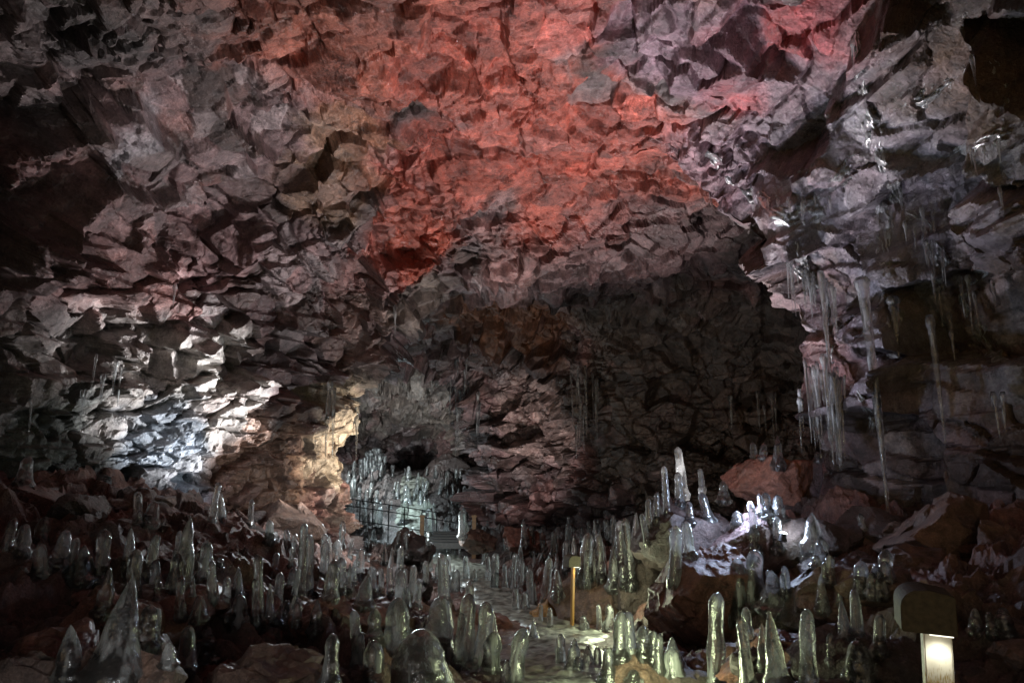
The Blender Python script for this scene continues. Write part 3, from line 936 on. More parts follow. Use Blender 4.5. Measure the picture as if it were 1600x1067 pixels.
# x, top y, base y, width px, shape (b bullet, c cone, d dome, o pointed), label
b, c, d, o = 'bullet', 'cone', 'dome', 'ogive'
SL = [
    (36, 712, 756, 22, b, 'single stubby clear stalagmite on the red boulder at the left edge'),
    (9, 808, 858, 18, b, 'clear stalagmite cut by the left edge of the photo'),
    (35, 818, 862, 22, b, 'leftmost whole stalagmite in the row above the red boulder at left'),
    (62, 807, 852, 24, b, 'tallest stalagmite in the row behind the red boulder at left'),
    (63, 848, 896, 24, b, 'short stalagmite standing in front of the row at far left'),
    (92, 827, 880, 24, b, 'wide dim stalagmite at the right end of the row at far left'),
    (130, 850, 905, 30, o, 'dim broad stalagmite half merged with a slim one left of the ice cone'),
    (157, 826, 905, 24, b, 'slim upright stalagmite behind the tip of the big ice cone'),
    (180, 903, 1050, 84, c, 'big clear ice cone with a wide flared base at lower left'),
    (205, 858, 930, 24, b, 'tall clear stalagmite just right of the ice cone tip'),
    (242, 873, 915, 15, b, 'thin stalagmite left of the tall tapering ice column'),
    (284, 806, 912, 32, o, 'tall tapering grey ice column with a pointed dark tip on the left bank'),
    (282, 900, 962, 17, b, 'slim stalagmite at the foot of the tapering ice column'),
    (305, 858, 902, 14, b, 'thin stalagmite right of the tapering ice column'),
    (319, 843, 900, 12, b, 'thin tall stalagmite below the dark slab'),
    (331, 875, 932, 15, b, 'slim stalagmite right of the two thin ones by the tapering column'),
    (343, 870, 890, 11, b, 'tiny rounded stalagmite below the dark slab'),
    (353, 899, 968, 17, b, 'straight stalagmite at the left end of the dark ledge'),
    (310, 930, 966, 24, d, 'low rounded ice hump on the dark ledge'),
    (375, 928, 970, 24, b, 'dark faced stalagmite in the middle of the dark ledge'),
    (404, 865, 972, 18, b, 'tallest stalagmite on the dark ledge'),
    (429, 863, 900, 13, b, 'small bright stalagmite behind the ledge row'),
    (432, 893, 970, 17, b, 'stalagmite right of the tallest one on the dark ledge'),
    (452, 885, 918, 12, b, 'small stalagmite left of the double ice column'),
    (445, 936, 972, 14, b, 'short stalagmite between two taller ones on the dark ledge'),
    (464, 938, 972, 17, b, 'short dark stalagmite under the double ice column'),
    (493, 936, 985, 22, o, 'pointed stalagmite right of the foot of the double ice column'),
    (471, 816, 932, 15, b, 'taller half of the double ice column left of centre'),
    (482, 834, 934, 17, b, 'shorter half of the double ice column left of centre'),
    (515, 990, 1062, 26, b, 'clear stalagmite at the bottom edge between red rock and ice dome'),
    (230, 945, 1012, 30, b, 'broad clear stalagmite touching the right flank of the ice cone'),
    (244, 948, 1002, 14, b, 'slim stalagmite leaning on the broad one beside the ice cone'),
    (291, 977, 1040, 28, b, 'rounded clear stalagmite in front of the dark ledge'),
    (263, 1003, 1037, 21, d, 'low rounded ice stub left of the rounded stalagmite at lower left'),
    (322, 978, 1032, 30, d, 'dark rounded ice stub under the dark ledge'),
    (108, 975, 1052, 40, o, 'dim shadowed stalagmite left of the big ice cone'),
    (216, 768, 818, 15, b, 'bright stalagmite against the lit left wall, left of a wider one'),
    (236, 783, 818, 22, b, 'wide bright stalagmite at the foot of the lit left wall'),
    (253, 806, 826, 11, b, 'small bright ice stub at the foot of the lit left wall'),
    (331, 753, 814, 12, b, 'left one of the two bright stalagmites on the dark slab'),
    (347, 766, 816, 14, b, 'right one of the two bright stalagmites on the dark slab'),
    (386, 724, 768, 11, b, 'bright stalagmite high beside the shadow edge of the left wall'),
    (391, 780, 822, 10, b, 'slim bright stalagmite at the right end of the dark slab'),
    (446, 690, 724, 10, b, 'lone dim stalagmite on a shelf of the rock pier'),
    (421, 812, 844, 14, b, 'small stalagmite at the foot of the rock pier'),
    (449, 826, 852, 11, b, 'tiny stalagmite right of the small one at the foot of the pier'),
    (507, 833, 890, 15, b, 'slim stalagmite right of the double ice column, the taller of a pair'),
    (530, 842, 884, 13, b, 'slim stalagmite right of the double ice column, the shorter of a pair'),
    (517, 874, 932, 24, b, 'broad clear stalagmite in front of the slim pair right of the double column'),
    (559, 857, 906, 16, b, 'upright stalagmite left of the row of five small ones'),
    (568, 896, 945, 26, o, 'wide lumpy pale stalagmite below the upright one left of centre'),
    (583, 884, 930, 16, b, 'first and widest of the row of small yellow lit stalagmites left of centre'),
    (596, 888, 932, 11, b, 'second from left in the row of small yellow lit stalagmites left of centre'),
    (609, 886, 932, 12, b, 'third from left in the row of small yellow lit stalagmites left of centre'),
    (628, 889, 948, 22, b, 'broad pale stalagmite behind the tip of the brown hearted bullet'),
    (643, 881, 932, 14, b, 'slim stalagmite behind the broad pale one left of centre'),
    (666, 876, 928, 13, b, 'slim stalagmite left of the tall cream one'),
    (651, 906, 948, 14, b, 'short stalagmite between the brown hearted bullet and the tall cream one'),
    (694, 865, 940, 20, b, 'tall opaque cream stalagmite in the middle of the floor'),
    (711, 889, 924, 16, b, 'grey stalagmite right behind the tall cream one'),
    (733, 907, 955, 18, b, 'cream stalagmite right of the tall cream one and lower'),
    (620, 933, 1042, 44, b, 'large brown hearted ice bullet left of the ice dome top'),
    (688, 930, 1030, 46, b, 'large dark red hearted ice bullet behind the ice dome'),
    (657, 985, 1078, 98, d, 'huge rounded ice dome at the bottom edge of the photo'),
    (558, 952, 1036, 20, b, 'slim green lit stalagmite left of the brown hearted bullet'),
    (585, 950, 1004, 26, b, 'clear stalagmite squeezed between the slim green lit one and the brown hearted bullet'),
    (583, 1000, 1072, 38, b, 'rounded red tinted stalagmite at the bottom edge left of the ice dome'),
    (723, 927, 1046, 33, b, 'tall green streaked stalagmite right of the ice dome'),
    (753, 940, 1038, 28, b, 'second tall green streaked stalagmite, right of the first'),
    (774, 953, 1032, 16, b, 'narrow stalagmite peeking out behind the second green streaked one'),
    (766, 984, 1052, 30, b, 'short dark stalagmite in front of the green streaked pair'),
    (801, 979, 1074, 32, b, 'dark glossy stalagmite standing alone at the left edge of the icy path'),
    (773, 863, 922, 15, b, 'pale stalagmite in the row beyond the path, the broadest there'),
    (763, 868, 905, 9, b, 'thin stalagmite at the left end of the row beyond the path'),
    (790, 880, 922, 9, b, 'thin short stalagmite in the middle of the row beyond the path'),
    (801, 864, 922, 10, b, 'thin tall stalagmite in the row beyond the path'),
    (813, 876, 922, 10, b, 'thin stalagmite at the right end of the row beyond the path'),
    (829, 889, 946, 14, b, 'frosted stalagmite left of the clear one beside the far bollard'),
    (853, 869, 936, 16, b, 'tall clear stalagmite on the amber lit rock left of the far bollard'),
    (872, 887, 930, 18, o, 'leaning clear stalagmite touching the far bollard post'),
    (806, 918, 956, 12, b, 'left one of a small glassy pair on the white ice beside the path'),
    (820, 922, 957, 14, b, 'right one of a small glassy pair on the white ice beside the path'),
    (835, 965, 1004, 20, c, 'small white ice cone rising from the icy path'),
    (845, 944, 976, 8, b, 'thin stalagmite in front of the amber lit rock'),
    (860, 948, 986, 11, b, 'amber lit stub in front of the amber lit rock'),
    (912, 960, 989, 15, b, 'small egg shaped clear stalagmite on the ledge right of the far bollard'),
    (937, 944, 986, 10, b, 'dim thin stalagmite behind the arched clear one on the right ledge'),
    (952, 944, 986, 17, b, 'arched clear stalagmite on the ledge right of the far bollard'),
    (970, 955, 1026, 26, b, 'green lit bullet right of the icy path, the tallest of its cluster'),
    (985, 955, 1016, 20, b, 'bullet half hidden behind the tallest of the cluster right of the path'),
    (1005, 977, 1022, 22, b, 'short bullet right of the tallest of the cluster right of the path'),
    (1022, 985, 1032, 18, b, 'dim bullet at the right end of the cluster right of the path'),
    (878, 990, 1042, 16, b, 'upright dark and silver stalagmite at the right edge of the icy path'),
    (896, 997, 1052, 27, o, 'pointed clear stalagmite right of the dark and silver one by the path'),
    (920, 1007, 1046, 22, o, 'dark pointed stub in the middle of the group right of the path'),
    (934, 1010, 1046, 15, b, 'narrow dark stub behind the dark pointed one right of the path'),
    (951, 1010, 1062, 24, b, 'clear stalagmite at the right end of the group beside the path'),
    (944, 1046, 1074, 24, d, 'low ice stub at the bottom edge right of the path'),
    (990, 1045, 1074, 28, d, 'rounded ice stub at the bottom edge, right of another one'),
    (915, 832, 908, 24, b, 'tall thick stalagmite with a rough streak, left of three behind the brown boulder'),
    (940, 833, 902, 17, b, 'tall clear stalagmite, middle of three behind the brown boulder'),
    (959, 852, 916, 20, o, 'pointed stalagmite, right of three behind the brown boulder'),
    (986, 810, 912, 18, b, 'tall double ended column right of the three behind the brown boulder'),
    (974, 880, 914, 12, b, 'short stalagmite between the pointed one and the tall column'),
    (1042, 728, 798, 12, b, 'tall slim stalagmite left of the twin spire on the mound'),
    (1067, 698, 772, 17, b, 'tallest twin spire of ice on the left of the mound'),
    (1061, 737, 786, 15, b, 'shorter spire joined to the left of the twin spire'),
    (1097, 732, 764, 10, b, 'slim dim stalagmite behind the dark purple boulder'),
    (1090, 750, 788, 15, b, 'clear stalagmite right of the twin spire'),
    (1131, 751, 782, 16, b, 'clear stalagmite leaning right on top of the dark purple boulder'),
    (1107, 768, 814, 18, b, 'blue white stalagmite in the middle of the dark purple boulder'),
    (1078, 783, 816, 15, b, 'low stalagmite with a white streak on the dark purple boulder'),
    (1026, 768, 812, 10, b, 'slim stalagmite left of the tall slim one by the mound'),
    (1014, 778, 824, 11, b, 'dim slim stalagmite farthest left by the mound'),
    (1178, 691, 712, 11, b, 'left one of the small pair on top of the orange boulder'),
    (1193, 692, 716, 12, b, 'right one of the small pair on top of the orange boulder'),
    (1216, 680, 726, 18, o, 'yellow streaked pointed stalagmite behind the orange boulder'),
    (1278, 705, 720, 9, b, 'tiny stub on the purple glazed rock of the mound'),
    (1201, 769, 808, 16, b, 'bright stalagmite left of the brightest one below the orange boulder'),
    (1189, 771, 800, 10, b, 'narrow stalagmite at the left end of the bright group below the orange boulder'),
    (1219, 773, 812, 19, b, 'brightest egg shaped stalagmite below the orange boulder'),
    (1204, 792, 824, 13, b, 'small dark stalagmite in front of the bright group below the orange boulder'),
    (1179, 783, 832, 14, b, 'dark stalagmite with a white left edge on the mound'),
    (1216, 806, 856, 15, b, 'blue stalagmite in front of the mound lamp'),
    (1181, 824, 862, 18, b, 'arched clear stalagmite left of the mound lamp'),
    (1153, 798, 820, 20, d, 'rounded ice cap above the frozen overhang of the mound'),
    (1272, 800, 868, 40, o, 'bulky blue white ice hump right of the mound lamp'),
    (1282, 842, 884, 20, o, 'clear stalagmite in front of the bulky ice hump'),
    (1297, 866, 908, 17, b, 'dark stalagmite with a bright blue streak below the ice hump'),
    (1345, 875, 922, 24, b, 'dark glassy stalagmite right of the blue streaked one'),
    (1348, 802, 826, 12, b, 'small bright stub under the long icicle'),
    (1373, 880, 926, 30, o, 'broad dim stalagmite with a bright flank left of the near bollard'),
    (1384, 857, 905, 24, b, 'dim stalagmite behind the broad one left of the near bollard'),
    (1155, 872, 966, 32, b, 'tall olive stalagmite in front of the mound'),
    (1177, 858, 950, 32, b, 'tall dim stalagmite right of the tall olive one'),
    (1212, 890, 950, 42, o, 'broad dim ice hump right of the tall dim stalagmite'),
    (1054, 820, 905, 22, b, 'long ice column down the left side of the large red brown boulder'),
    (1078, 814, 868, 18, b, 'cloudy stalagmite above the large red brown boulder'),
    (1119, 924, 1074, 30, b, 'tallest olive stalagmite at lower right, split into two tips'),
    (1170, 968, 1070, 20, b, 'slim straight stalagmite right of the tallest olive one'),
    (1265, 950, 1070, 28, b, 'tall dim stalagmite midway between the slim straight one and the near bollard'),
    (1215, 955, 1062, 34, o, 'broad shadowed stalagmite right of the slim straight one'),
    (1346, 1000, 1076, 46, b, 'large rounded olive stalagmite at the bottom edge left of the near bollard'),
    (1052, 995, 1052, 34, o, 'cloudy white stalagmite left of the tallest olive one'),
    (1030, 990, 1045, 18, b, 'slim clear stalagmite left of the cloudy white one'),
    (1571, 948, 990, 30, d, 'widest ice stub right of the near bollard'),
    (1550, 955, 990, 16, b, 'narrow ice stub right of the near bollard, between two others'),
    (1525, 950, 986, 20, d, 'round ice stub just right of the near bollard cap'),
    (1445, 1048, 1078, 16, b, 'small arched stub at the foot of the near bollard post'),
    (697, 735, 762, 8, b, 'tallest white stalagmite on the rock of the far chamber'),
    (663, 750, 778, 8, b, 'white stalagmite left on the rock of the far chamber'),
    (687, 748, 772, 7, b, 'white stalagmite middle on the rock of the far chamber'),
]
count = 0
used = []
for k, (x, yt, yb, w, sh, lb) in enumerate(SL):
    hit = ground_hit(x, min(yb, 1090))
    if hit is None:
        hit = px(x, yb, 9.0)
        print('NOHIT', x, yb)
    yc = hit.y
    top = px(x, yt, yc)
    wm = 0.92 * w * (hit - CAM).dot(Vector((0, math.cos(PITCH), math.sin(PITCH)))) / FPX
    hm = max(top.z - hit.z, wm)
    cl = 'cream' in lb or 'frosted' in lb or 'cloudy' in lb or 'opaque' in lb or 'pale' in lb or 'dome at' in lb or 'hearted' in lb
    stalagmite(hit, wm, hm, sh, 3000 + k, M_ICE2 if cl else M_ICE, lb)
    used.append((hit.x, hit.y, wm))
    count += 1
# crowds of small ones: pixel box of the bases, number, height range in m, label
CROWD = [
    ((500, 850, 720, 925), 30, (0.18, 0.42), 'small clear stalagmite in the crowd on the floor left of the path'),
    ((720, 850, 900, 915), 24, (0.2, 0.5), 'small clear stalagmite in the crowd beyond the bend of the path'),
    ((880, 820, 1030, 900), 22, (0.25, 0.6), 'slim dim stalagmite in the crowd below the dark recess'),
    ((100, 860, 480, 960), 16, (0.12, 0.3), 'small dim stalagmite scattered among the rocks of the left bank'),
    ((1030, 880, 1400, 1040), 10, (0.1, 0.25), 'small dim stalagmite scattered on the right bank'),
    ((530, 740, 750, 800), 40, (0.2, 0.6), 'small blue white stalagmite in the crowd on the icy bank of the far chamber'),
    ((520, 800, 760, 850), 18, (0.25, 0.7), 'slim blue white stalagmite beside the railed walkway'),
]
rs = np.random.RandomState(77)
for (bx0, n, hr, lb) in CROWD:
    k = 0
    tries = 0
    while k < n and tries < 4000:
        tries += 1
        x = rs.uniform(bx0[0], bx0[2])
        y = rs.uniform(bx0[1], bx0[3])
        hit = ground_hit(x, y, 24.0)
        if hit is None:
            continue
        hm = rs.uniform(*hr)
        wm = min(0.2, hm * rs.uniform(0.22, 0.36))
        if any((hit.x - u[0]) ** 2 + (hit.y - u[1]) ** 2 < (0.4 * (wm + u[2])) ** 2 for u in used):
            continue
        used.append((hit.x, hit.y, wm))
        stalagmite(hit, wm, hm, rs.choice(['bullet', 'bullet', 'ogive']), 5000 + count, M_ICE2 if rs.rand() < 0.3 else M_ICE, lb, lb.replace('small', 'small').replace('stalagmite', 'stalagmites'))
        count += 1
        k += 1
print('stalagmites', count)

# ------------------------------------------------------------------ icicles
def icicle(x, yt, yb, w, label, group=None, off=0.12, Y=None, seed=0, mat=None):
    if Y is None:
        h = SHELL.ray_cast(CAM, pxdir(x, yt))
        Y = (h[0].y if h[0] is not None else 9.0) - off
        for yy in np.linspace(yt, yb, 9)[1:]:          # hang clear of the rock below its root
            h = SHELL.ray_cast(CAM, pxdir(x, yy))
            if h[0] is not None:
                Y = max(min(Y, h[0].y - 0.05), Y - 0.5)
    top = px(x, yt, Y)
    bot = px(x, yb, Y)
    L = top.z - bot.z
    r = w * Y / FPX / 2
    rs = random.Random(seed + int(x * 7 + yt))
    pts = []
    n = 26
    for i in range(n):
        t = i / (n - 1)                       # 0 at the tip
        q = (0.10 + 0.9 * t ** 0.8) * (1 + 0.12 * math.sin(t * rs.uniform(20, 40) + rs.random() * 6))
        if t > 0.92:
            q *= 1 + 4 * (t - 0.92)
        pts.append((max(0.003, q * r), t * L))
    pts.append((r * 0.9, L + 0.05))
    me = lathe(pts, seed + 17, 0.12, 12, rs.uniform(-0.05, 0.05))
    me.materials.append(mat or M_ICICLE)
    o = obj('icicle', me, label=label, cat='icicle', group=group)
    o.location = bot
    return o


IL = [
    (1391, 440, 838, 16, 'longest icicle, hanging down the right wall almost to the floor'),
    (1478, 500, 700, 13, 'long icicle on the right wall, right of the longest one'),
    (1296, 585, 690, 9, 'left icicle of the bundle at the corner of the right wall'),
    (1303, 560, 730, 10, 'longest icicle of the bundle at the corner of the right wall'),
    (1308, 590, 700, 8, 'icicle in the middle of the bundle at the corner of the right wall'),
    (1313, 580, 735, 8, 'right icicle of the bundle at the corner of the right wall'),
    (1300, 430, 620, 10, 'long ribbed icicle above the bundle at the wall corner'),
    (1244, 420, 495, 5, 'thin icicle farthest left under the hanging grey block'),
    (1262, 425, 470, 6, 'short icicle in the middle under the hanging grey block'),
    (1288, 450, 505, 6, 'icicle at the right end under the hanging grey block'),
    (1448, 330, 385, 6, 'left one of two small icicles under the big smooth slab'),
    (1462, 335, 390, 6, 'right one of two small icicles under the big smooth slab'),
    (1525, 95, 135, 7, 'small icicle at the top right on the ledge of the dark roof block'),
    (1568, 300, 335, 6, 'small icicle high at the right edge of the photo'),
    (1410, 300, 330, 6, 'tiny icicle under the pointed ice flap'),
    (1563, 620, 690, 6, 'left one of a thin pair low on the right wall'),
    (1572, 620, 680, 6, 'right one of a thin pair low on the right wall'),
    (1405, 470, 560, 14, 'icy ribbon right of the longest icicle'),
    (1335, 70, 120, 6, 'small icicle by the red roof patch at upper right'),
    (508, 600, 720, 8, 'left one of two dim icicles on the rock pier'),
    (519, 610, 715, 7, 'right one of two dim icicles on the rock pier'),
    (556, 640, 720, 6, 'thin icicle at the lit edge of the rock pier'),
    (617, 480, 530, 5, 'thin icicle high at the edge of the rock pier'),
    (270, 450, 480, 5, 'small icicle under the pink ledge of the left wall'),
]
for k, (x, yt, yb, w, lb) in enumerate(IL):
    icicle(x, yt, yb, w, lb, seed=k)
rs = np.random.RandomState(31)
ICR = [((560, 700, 620, 735), 18, (45, 80), 7, 22.0, 'white icicle in the curtain over the far chamber floor'),
       ((690, 560, 760, 640), 14, (25, 70), 4, 19.5, 'thin blue icicle in the crevice beside the far pillar'),
       ((895, 570, 940, 690), 18, (30, 80), 4, 16.5, 'thin blue icicle at the right flank of the far pillar'),
       ((1130, 600, 1260, 640), 9, (40, 90), 5, None, 'dim icicle against the dark recess wall'),
       ((40, 560, 200, 640), 8, (30, 60), 5, None, 'faint thin icicle on the left wall'),
       ((1440, 420, 1590, 560), 9, (25, 60), 6, None, 'small icicle scattered over the right wall')]
for (bx0, n, lr, w, Y, lb) in ICR:
    for k in range(n):
        x = rs.uniform(bx0[0], bx0[2])
        y = rs.uniform(bx0[1], bx0[3])
        Yk = None
        if Y:
            h = SHELL.ray_cast(CAM, pxdir(x, y))
            Yk = min(Y, h[0].y - 0.1) if h[0] is not None else Y
        icicle(x, y, y + rs.uniform(*lr), w * rs.uniform(0.7, 1.3), lb, lb.replace('icicle', 'icicles'), seed=400 + k, Y=Yk)

# ------------------------------------------------------------------ frozen sheets over the right wall
def ice_sheet(pts, label, thick=0.035, seed=0):
    pts = np.array(pts, float)
    seg = np.concatenate([[0], np.cumsum(np.hypot(np.diff(pts[:, 0]), np.diff(pts[:, 1])))])
    n = max(12, int(seg[-1] / 2.5))
    m = 17
    t = np.linspace(0, seg[-1], n)
    cx, cy, hwid = (np.interp(t, seg, pts[:, k]) for k in range(3))
    ker = np.ones(5) / 5
    cx[2:-2] = np.convolve(cx, ker, 'valid')
    cy[2:-2] = np.convolve(cy, ker, 'valid')
    tx, ty = np.gradient(cx), np.gradient(cy)
    ln = np.hypot(tx, ty) + 1e-6
    jit = fbm(np.stack([t * 0.05, t * 0 + seed, t * 0], 1), 1.0, 4, 900 + seed)
    Dp = np.zeros((n, m))
    PXs = np.zeros((n, m, 2))
    for i in range(n):
        for j in range(m):
            u = (j / (m - 1) - 0.5) * 2
            x = cx[i] - ty[i] / ln[i] * u * hwid[i] * (1 + 0.5 * jit[i]) + 4 * jit[i]
            y = cy[i] + tx[i] / ln[i] * u * hwid[i] * (1 + 0.5 * jit[i])
            h = SHELL.ray_cast(CAM, pxdir(x, y))
            PXs[i, j] = x, y
            Dp[i, j] = (h[0] - CAM).length if h[0] is not None else np.nan
    med = np.nanmedian(Dp)
    Dp = np.where(np.isnan(Dp), med, Dp)
    for _ in range(3):
        E = np.pad(Dp, 1, mode='edge')
        sm = sum(E[a:a + n, b2:b2 + m] for a in range(3) for b2 in range(3)) / 9
        Dp = np.minimum(sm, Dp + 0.02)
    gi, gj = np.meshgrid(np.arange(n) * 0.22, np.arange(m) * 0.55, indexing='ij')
    rag = fbm(np.stack([gi.ravel(), gj.ravel(), gi.ravel() * 0 + seed * 5.3], 1), 1.0, 3, 940).reshape(n, m)
    V = []
    for side in (0, 1):
        for i in range(n):
            for j in range(m):
                u = (j / (m - 1) - 0.5) * 2
                w_ = max(0.0, 1 - u * u) ** 0.5 * min(1, 4 * i / n + 0.2, 4 * (n - 1 - i) / n + 0.2)
                w_ *= max(0.0, 0.75 + 0.9 * rag[i, j])
                dist = Dp[i, j] + (0.09 if side else 0.06 * (1 - min(1, w_)) - thick * w_ * (1 + 0.6 * jit[i]))
                V.append(CAM + pxdir(*PXs[i, j]) * dist)
    F = []
    g = grid_faces(n, m)
    for f in g:
        F.append(tuple(int(k) for k in f[::-1]))
        F.append(tuple(int(k) + n * m for k in f))
    for i in range(n - 1):
        for j in (0, m - 1):
            a0, b0 = i * m + j, (i + 1) * m + j
            F.append((a0, b0, b0 + n * m, a0 + n * m) if j == 0 else (b0, a0, a0 + n * m, b0 + n * m))
    for j in range(m - 1):
        for i in (0, n - 1):
            a0, b0 = i * m + j, i * m + j + 1
            F.append((a0, b0, b0 + n * m, a0 + n * m) if i else (b0, a0, a0 + n * m, b0 + n * m))
    Va = np.array([v[:] for v in V])
    ctr = Va.mean(0)
    me = bpy.data.meshes.new('frozen_sheet')
    me.from_pydata([tuple(v) for v in Va - ctr], [], F)
    me.polygons.foreach_set('use_smooth', np.ones(len(F), bool))
    me.update()
    me.materials.append(M_SHEET)
    o = obj('frozen_sheet', me, label=label, cat='ice sheet')
    o.location = ctr
    return o


SHEETS = [
    ([(1100, 235, 8), (1165, 300, 12), (1225, 345, 18), (1265, 332, 20), (1310, 280, 18), (1350, 215, 10)], 'white gleaming ice sheet sagging along the ledge at upper right'),
    ([(1332, 40, 6), (1345, 150, 10), (1365, 220, 14), (1400, 300, 16), (1412, 335, 6)], 'grey ice running down the roof edge at upper right'),
    ([(1385, 185, 6), (1440, 155, 12), (1500, 122, 10), (1530, 100, 6)], 'thin ice band climbing to the dark roof block at upper right'),
    ([(1240, 350, 8), (1252, 400, 14), (1275, 440, 16), (1290, 475, 10), (1298, 560, 12), (1305, 625, 6)], 'white ice stream running down the corner of the right wall'),
    ([(1378, 300, 10), (1384, 400, 18), (1390, 480, 16), (1394, 560, 8)], 'broad ice ribbon from which the longest icicle hangs'),
    ([(1400, 325, 8), (1445, 345, 12), (1470, 400, 12), (1480, 510, 8)], 'ice ribbon above the long icicle on the right wall'),
    ([(1545, 410, 6), (1505, 465, 14), (1545, 540, 14), (1590, 605, 10)], 'rippled ice glaze low on the right wall near the edge of the photo'),
    ([(1318, 600, 5), (1348, 628, 8), (1366, 655, 7), (1350, 700, 4)], 'white ice rim around the dark rock at the foot of the right wall'),
    ([(1232, 412, 5), (1268, 440, 9), (1312, 452, 6)], 'bright ice fringe under the hanging grey block'),
    ([(1540, 85, 10), (1560, 140, 16), (1592, 190, 10)], 'blue grey ice glaze in the top right corner'),
    ([(1455, 265, 8), (1510, 235, 14), (1590, 200, 12)], 'sparkling ice glaze along the lower edge of the dark roof block'),
]
for k, (p_, lb) in enumerate(SHEETS):
    ice_sheet(p_, lb, 0.03, k)
rs = np.random.RandomState(91)
for (line, n, lr, lb) in [
        (((1232, 415), (1312, 455)), 24, (18, 70), 'thin white icicle in the fringe under the hanging grey block'),
        (((1268, 570), (1322, 600)), 26, (50, 140), 'slender icicle in the bundle at the corner of the right wall'),
        (((1170, 315), (1300, 320)), 8, (10, 26), 'short icicle under the gleaming sheet at upper right'),
        (((1390, 330), (1480, 400)), 14, (20, 60), 'thin icicle under the ice ribbons of the right wall'),
        (((1460, 265), (1590, 215)), 8, (10, 30), 'tiny icicle along the lower edge of the dark roof block')]:
    for k in range(n):
        t = rs.rand()
        x = line[0][0] + (line[1][0] - line[0][0]) * t
        y = line[0][1] + (line[1][1] - line[0][1]) * t + rs.uniform(-8, 8)
        icicle(x, y, y + rs.uniform(*lr), rs.uniform(2.8, 6), lb, lb.replace('icicle', 'icicles'), seed=700 + k)

# ------------------------------------------------------------------ bollards and railing
import bmesh
M_CAP = plain('weathered_wood_cap', (0.06, 0.05, 0.028), 0.75, 0, 0.5, 60)
M_POST = plain('pale_post_paint', (0.62, 0.60, 0.52), 0.5, 0, 0.2, 14, 0.25)
M_AMBER = plain('amber_lit_post', (0.36, 0.19, 0.05), 0.5, 0, 0.2, 14, 0.25)  # lamp's amber light put into the far post's colour
_t2 = M_POST.node_tree
_L2 = _t2.links.new
_b2 = _t2.nodes['Principled BSDF']
_tc2 = N(_t2, 'ShaderNodeTexCoord')
_sx2 = N(_t2, 'ShaderNodeSeparateXYZ')
_L2(_tc2.outputs['Object'], _sx2.inputs[0])
_mp2 = N(_t2, 'ShaderNodeMapping')
_mp2.inputs['Scale'].default_value = (60, 60, 9)
_L2(_tc2.outputs['Object'], _mp2.inputs[0])
_n2 = N(_t2, 'ShaderNodeTexNoise')
_n2.inputs['Detail'].default_value = 6
_L2(_mp2.outputs[0], _n2.inputs['Vector'])
_mr2 = N(_t2, 'ShaderNodeMapRange')
_mr2.inputs[1].default_value = 0.64
_mr2.inputs[2].default_value = 0.46
_mr2.inputs[3].default_value = -0.35
_mr2.inputs[4].default_value = 0.35
_L2(_sx2.outputs[2], _mr2.inputs[0])
_ad2 = N(_t2, 'ShaderNodeMath', operation='ADD')
_L2(_mr2.outputs[0], _ad2.inputs[0])
_L2(_n2.outputs[0], _ad2.inputs[1])
_f2 = ramp(_t2, _ad2.outputs[0], 0.5, (0, 0, 0, 1), 0.68, (1, 1, 1, 1))
_mx2 = N(_t2, 'ShaderNodeMix', data_type='RGBA')
_L2(_f2, _mx2.inputs[0])
_L2(_b2.inputs['Base Color'].links[0].from_socket, _mx2.inputs[6])
_mx2.inputs[7].default_value = (0.30, 0.21, 0.06, 1)
_L2(_mx2.outputs[2], _b2.inputs['Base Color'])
M_STEEL = plain('dark_steel', (0.02, 0.02, 0.02), 0.6, 0.0, 0.1)
M_TIMBER = plain('orange_timber', (0.17, 0.085, 0.03), 0.6, 0, 0.3)
M_DECK = plain('deck_board', (0.06, 0.055, 0.05), 0.6, 0, 0.4)
M_EMIT, te, be = nodes('lamp_lens')
be.inputs['Emission Color'].default_value = (1.0, 0.97, 0.8, 1)
be.inputs['Emission Strength'].default_value = 2


def bm_obj(name, bm, mat, parent=None, bevel=0.0, **kw):
    if bevel:
        bmesh.ops.bevel(bm, geom=bm.edges[:], offset=bevel, segments=2, affect='EDGES', clamp_overlap=True)
    me = bpy.data.meshes.new(name)
    bm.to_mesh(me)
    bm.free()
    me.materials.append(mat)
    return obj(name, me, parent=parent, **kw)


def bm_box(bm, c, s, rot=None):
    m = Matrix.Translation(Vector(c))
    if rot is not None:
        m = m @ rot
    m = m @ Matrix.Diagonal((s[0], s[1], s[2], 1))
    bmesh.ops.create_cube(bm, size=1.0, matrix=m)


def prism(bm, outline, y0, y1):
    a = [bm.verts.new((x, y0, z)) for x, z in outline]
    b2 = [bm.verts.new((x, y1, z)) for x, z in outline]
    bm.faces.new(a)
    bm.faces.new(b2[::-1])
    n = len(a)
    for i in range(n):
        bm.faces.new((a[i], b2[i], b2[(i + 1) % n], a[(i + 1) % n]))
    bmesh.ops.recalc_face_normals(bm, faces=bm.faces[:])


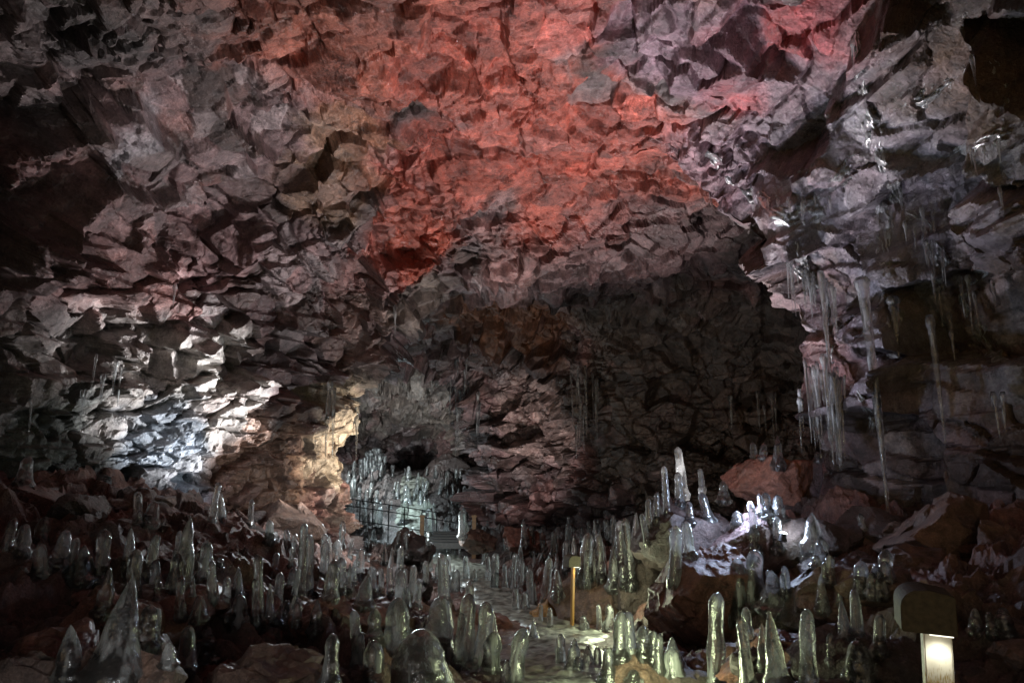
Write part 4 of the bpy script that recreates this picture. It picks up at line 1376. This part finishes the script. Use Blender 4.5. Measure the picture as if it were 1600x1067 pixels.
def bollard(loc, rz, label, power, color, height=0.8, pw=0.075, pm=None):
    root = bpy.data.objects.new('path_bollard', None)
    COL.objects.link(root)
    root.location = loc
    root.rotation_euler = (0, R(2), rz)
    finish(root, '', label=label, cat='bollard light', group='bollard lights along the icy path')
    # cap: block with a rounded left shoulder and a slightly sloped top
    w, dp, hc = 0.142, 0.16, 0.122
    out = [(-w / 2, 0), (w / 2, 0), (w / 2, hc - 0.012)]
    out.append((0.0, hc))
    for k in range(9):
        a = k / 8 * math.pi / 2
        out.append((-w / 2 + 0.055 - 0.055 * math.sin(a), hc - 0.055 + 0.053 * math.cos(a)))
    bm = bmesh.new()
    prism(bm, [(x, z + height - hc) for x, z in out], -dp * 0.62, dp * 0.38)
    bm_obj('cap', bm, M_CAP, root, 0.003)
    bm = bmesh.new()
    bm_box(bm, (0.034, 0.02, (height - hc) / 2 - 0.15), (pw, 0.06, height - hc + 0.3 - 0.004))
    bm_obj('post', bm, pm or M_POST, root, 0.004)
    bm = bmesh.new()
    bm_box(bm, (0.034, -0.052, height - hc - 0.004), (0.06, 0.05, 0.006))
    bm_obj('lamp_lens', bm, M_EMIT, root)
    l = bpy.data.lights.new('bollard_lamp', 'SPOT')
    l.energy = power
    l.color = color
    l.spot_size = R(150)
    l.spot_blend = 0.5
    l.shadow_soft_size = 0.02
    lo = bpy.data.objects.new('bollard_lamp', l)
    lo.location = (0.034, -0.055, height - hc - 0.03)
    COL.objects.link(lo)
    lo.parent = root
    return root


pb = px(1408, 912, 2.2)
bollard((pb.x + 0.03, 2.2, pb.z - 0.8), R(-22), 'near wooden bollard light with a rounded cap and glowing white post at bottom right', 0.7, (1.0, 0.97, 0.8))
pf = px(889, 866, 7.9)
bollard((pf.x, 7.9, pf.z - 0.8), R(20), 'far small bollard light with a thin amber lit post beside the path', 0.7, (1.0, 0.68, 0.28), pw=0.024, pm=M_AMBER)

# walkway with a dark rail in the far chamber
rail = bpy.data.objects.new('walkway_railing', None)
COL.objects.link(rail)
rl = [px(536, 778, 17.6), px(600, 787, 17.6), px(700, 803, 17.2), px(742, 811, 16.8)]
rail.location = (rl[1].x, rl[1].y, -0.9)
finish(rail, '', label='dark thin metal railing along the walkway in the far chamber', cat='railing')


def tube(bm, a, b2, r, seg=8):
    a, b2 = Vector(a), Vector(b2)
    dv = b2 - a
    m = Matrix.Translation((a + b2) / 2) @ dv.to_track_quat('Z', 'Y').to_matrix().to_4x4()
    bmesh.ops.create_cone(bm, cap_ends=True, segments=seg, radius1=r, radius2=r, depth=dv.length, matrix=m)


off0 = Vector(rail.location)
for dz in (0, -0.17, -0.5):
    bm = bmesh.new()
    for i in range(3):
        tube(bm, rl[i] - off0 + Vector((0, 0, dz)), rl[i + 1] - off0 + Vector((0, 0, dz)), 0.012)
    bm_obj('rail', bm, M_STEEL, rail)
for x in (541, 563, 583, 608, 633, 660, 683, 718, 740):
    t = (x - 536) / (742 - 536)
    i = 0 if x < 600 else (1 if x < 700 else 2)
    xs = [536, 600, 700, 742]
    f = (x - xs[i]) / (xs[i + 1] - xs[i])
    p = rl[i].lerp(rl[i + 1], f) - off0
    bm = bmesh.new()
    tube(bm, p + Vector((0, 0, 0.01)), p + Vector((0, 0, -1.25)), 0.015)
    bm_obj('post', bm, M_STEEL, rail)
for x, y, Y, lb in ((660, 806, 15.5, 'left orange timber post beside the walkway'), (741, 806, 15.5, 'right orange timber post beside the walkway')):
    p = px(x, y, Y)
    bm = bmesh.new()
    bm_box(bm, (0, 0, 0.35), (0.09, 0.09, 0.9))
    bm_box(bm, (0, 0, 0.82), (0.11, 0.11, 0.05))
    o_ = bm_obj('timber_post', bm, M_TIMBER, None, 0.006, label=lb, cat='post')
    o_.location = (p.x, Y, p.z - 0.82)
pdk = px(702, 846, 15.8)
bm = bmesh.new()
for k in range(5):
    bm_box(bm, (0, k * 0.24, 0.03 * k), (0.8, 0.22, 0.12))
o_ = bm_obj('wooden_step', bm, M_DECK, None, 0.008, label='dark wooden steps at the end of the icy path below the white ice', cat='steps')
o_.location = (pdk.x, 15.2, pdk.z)
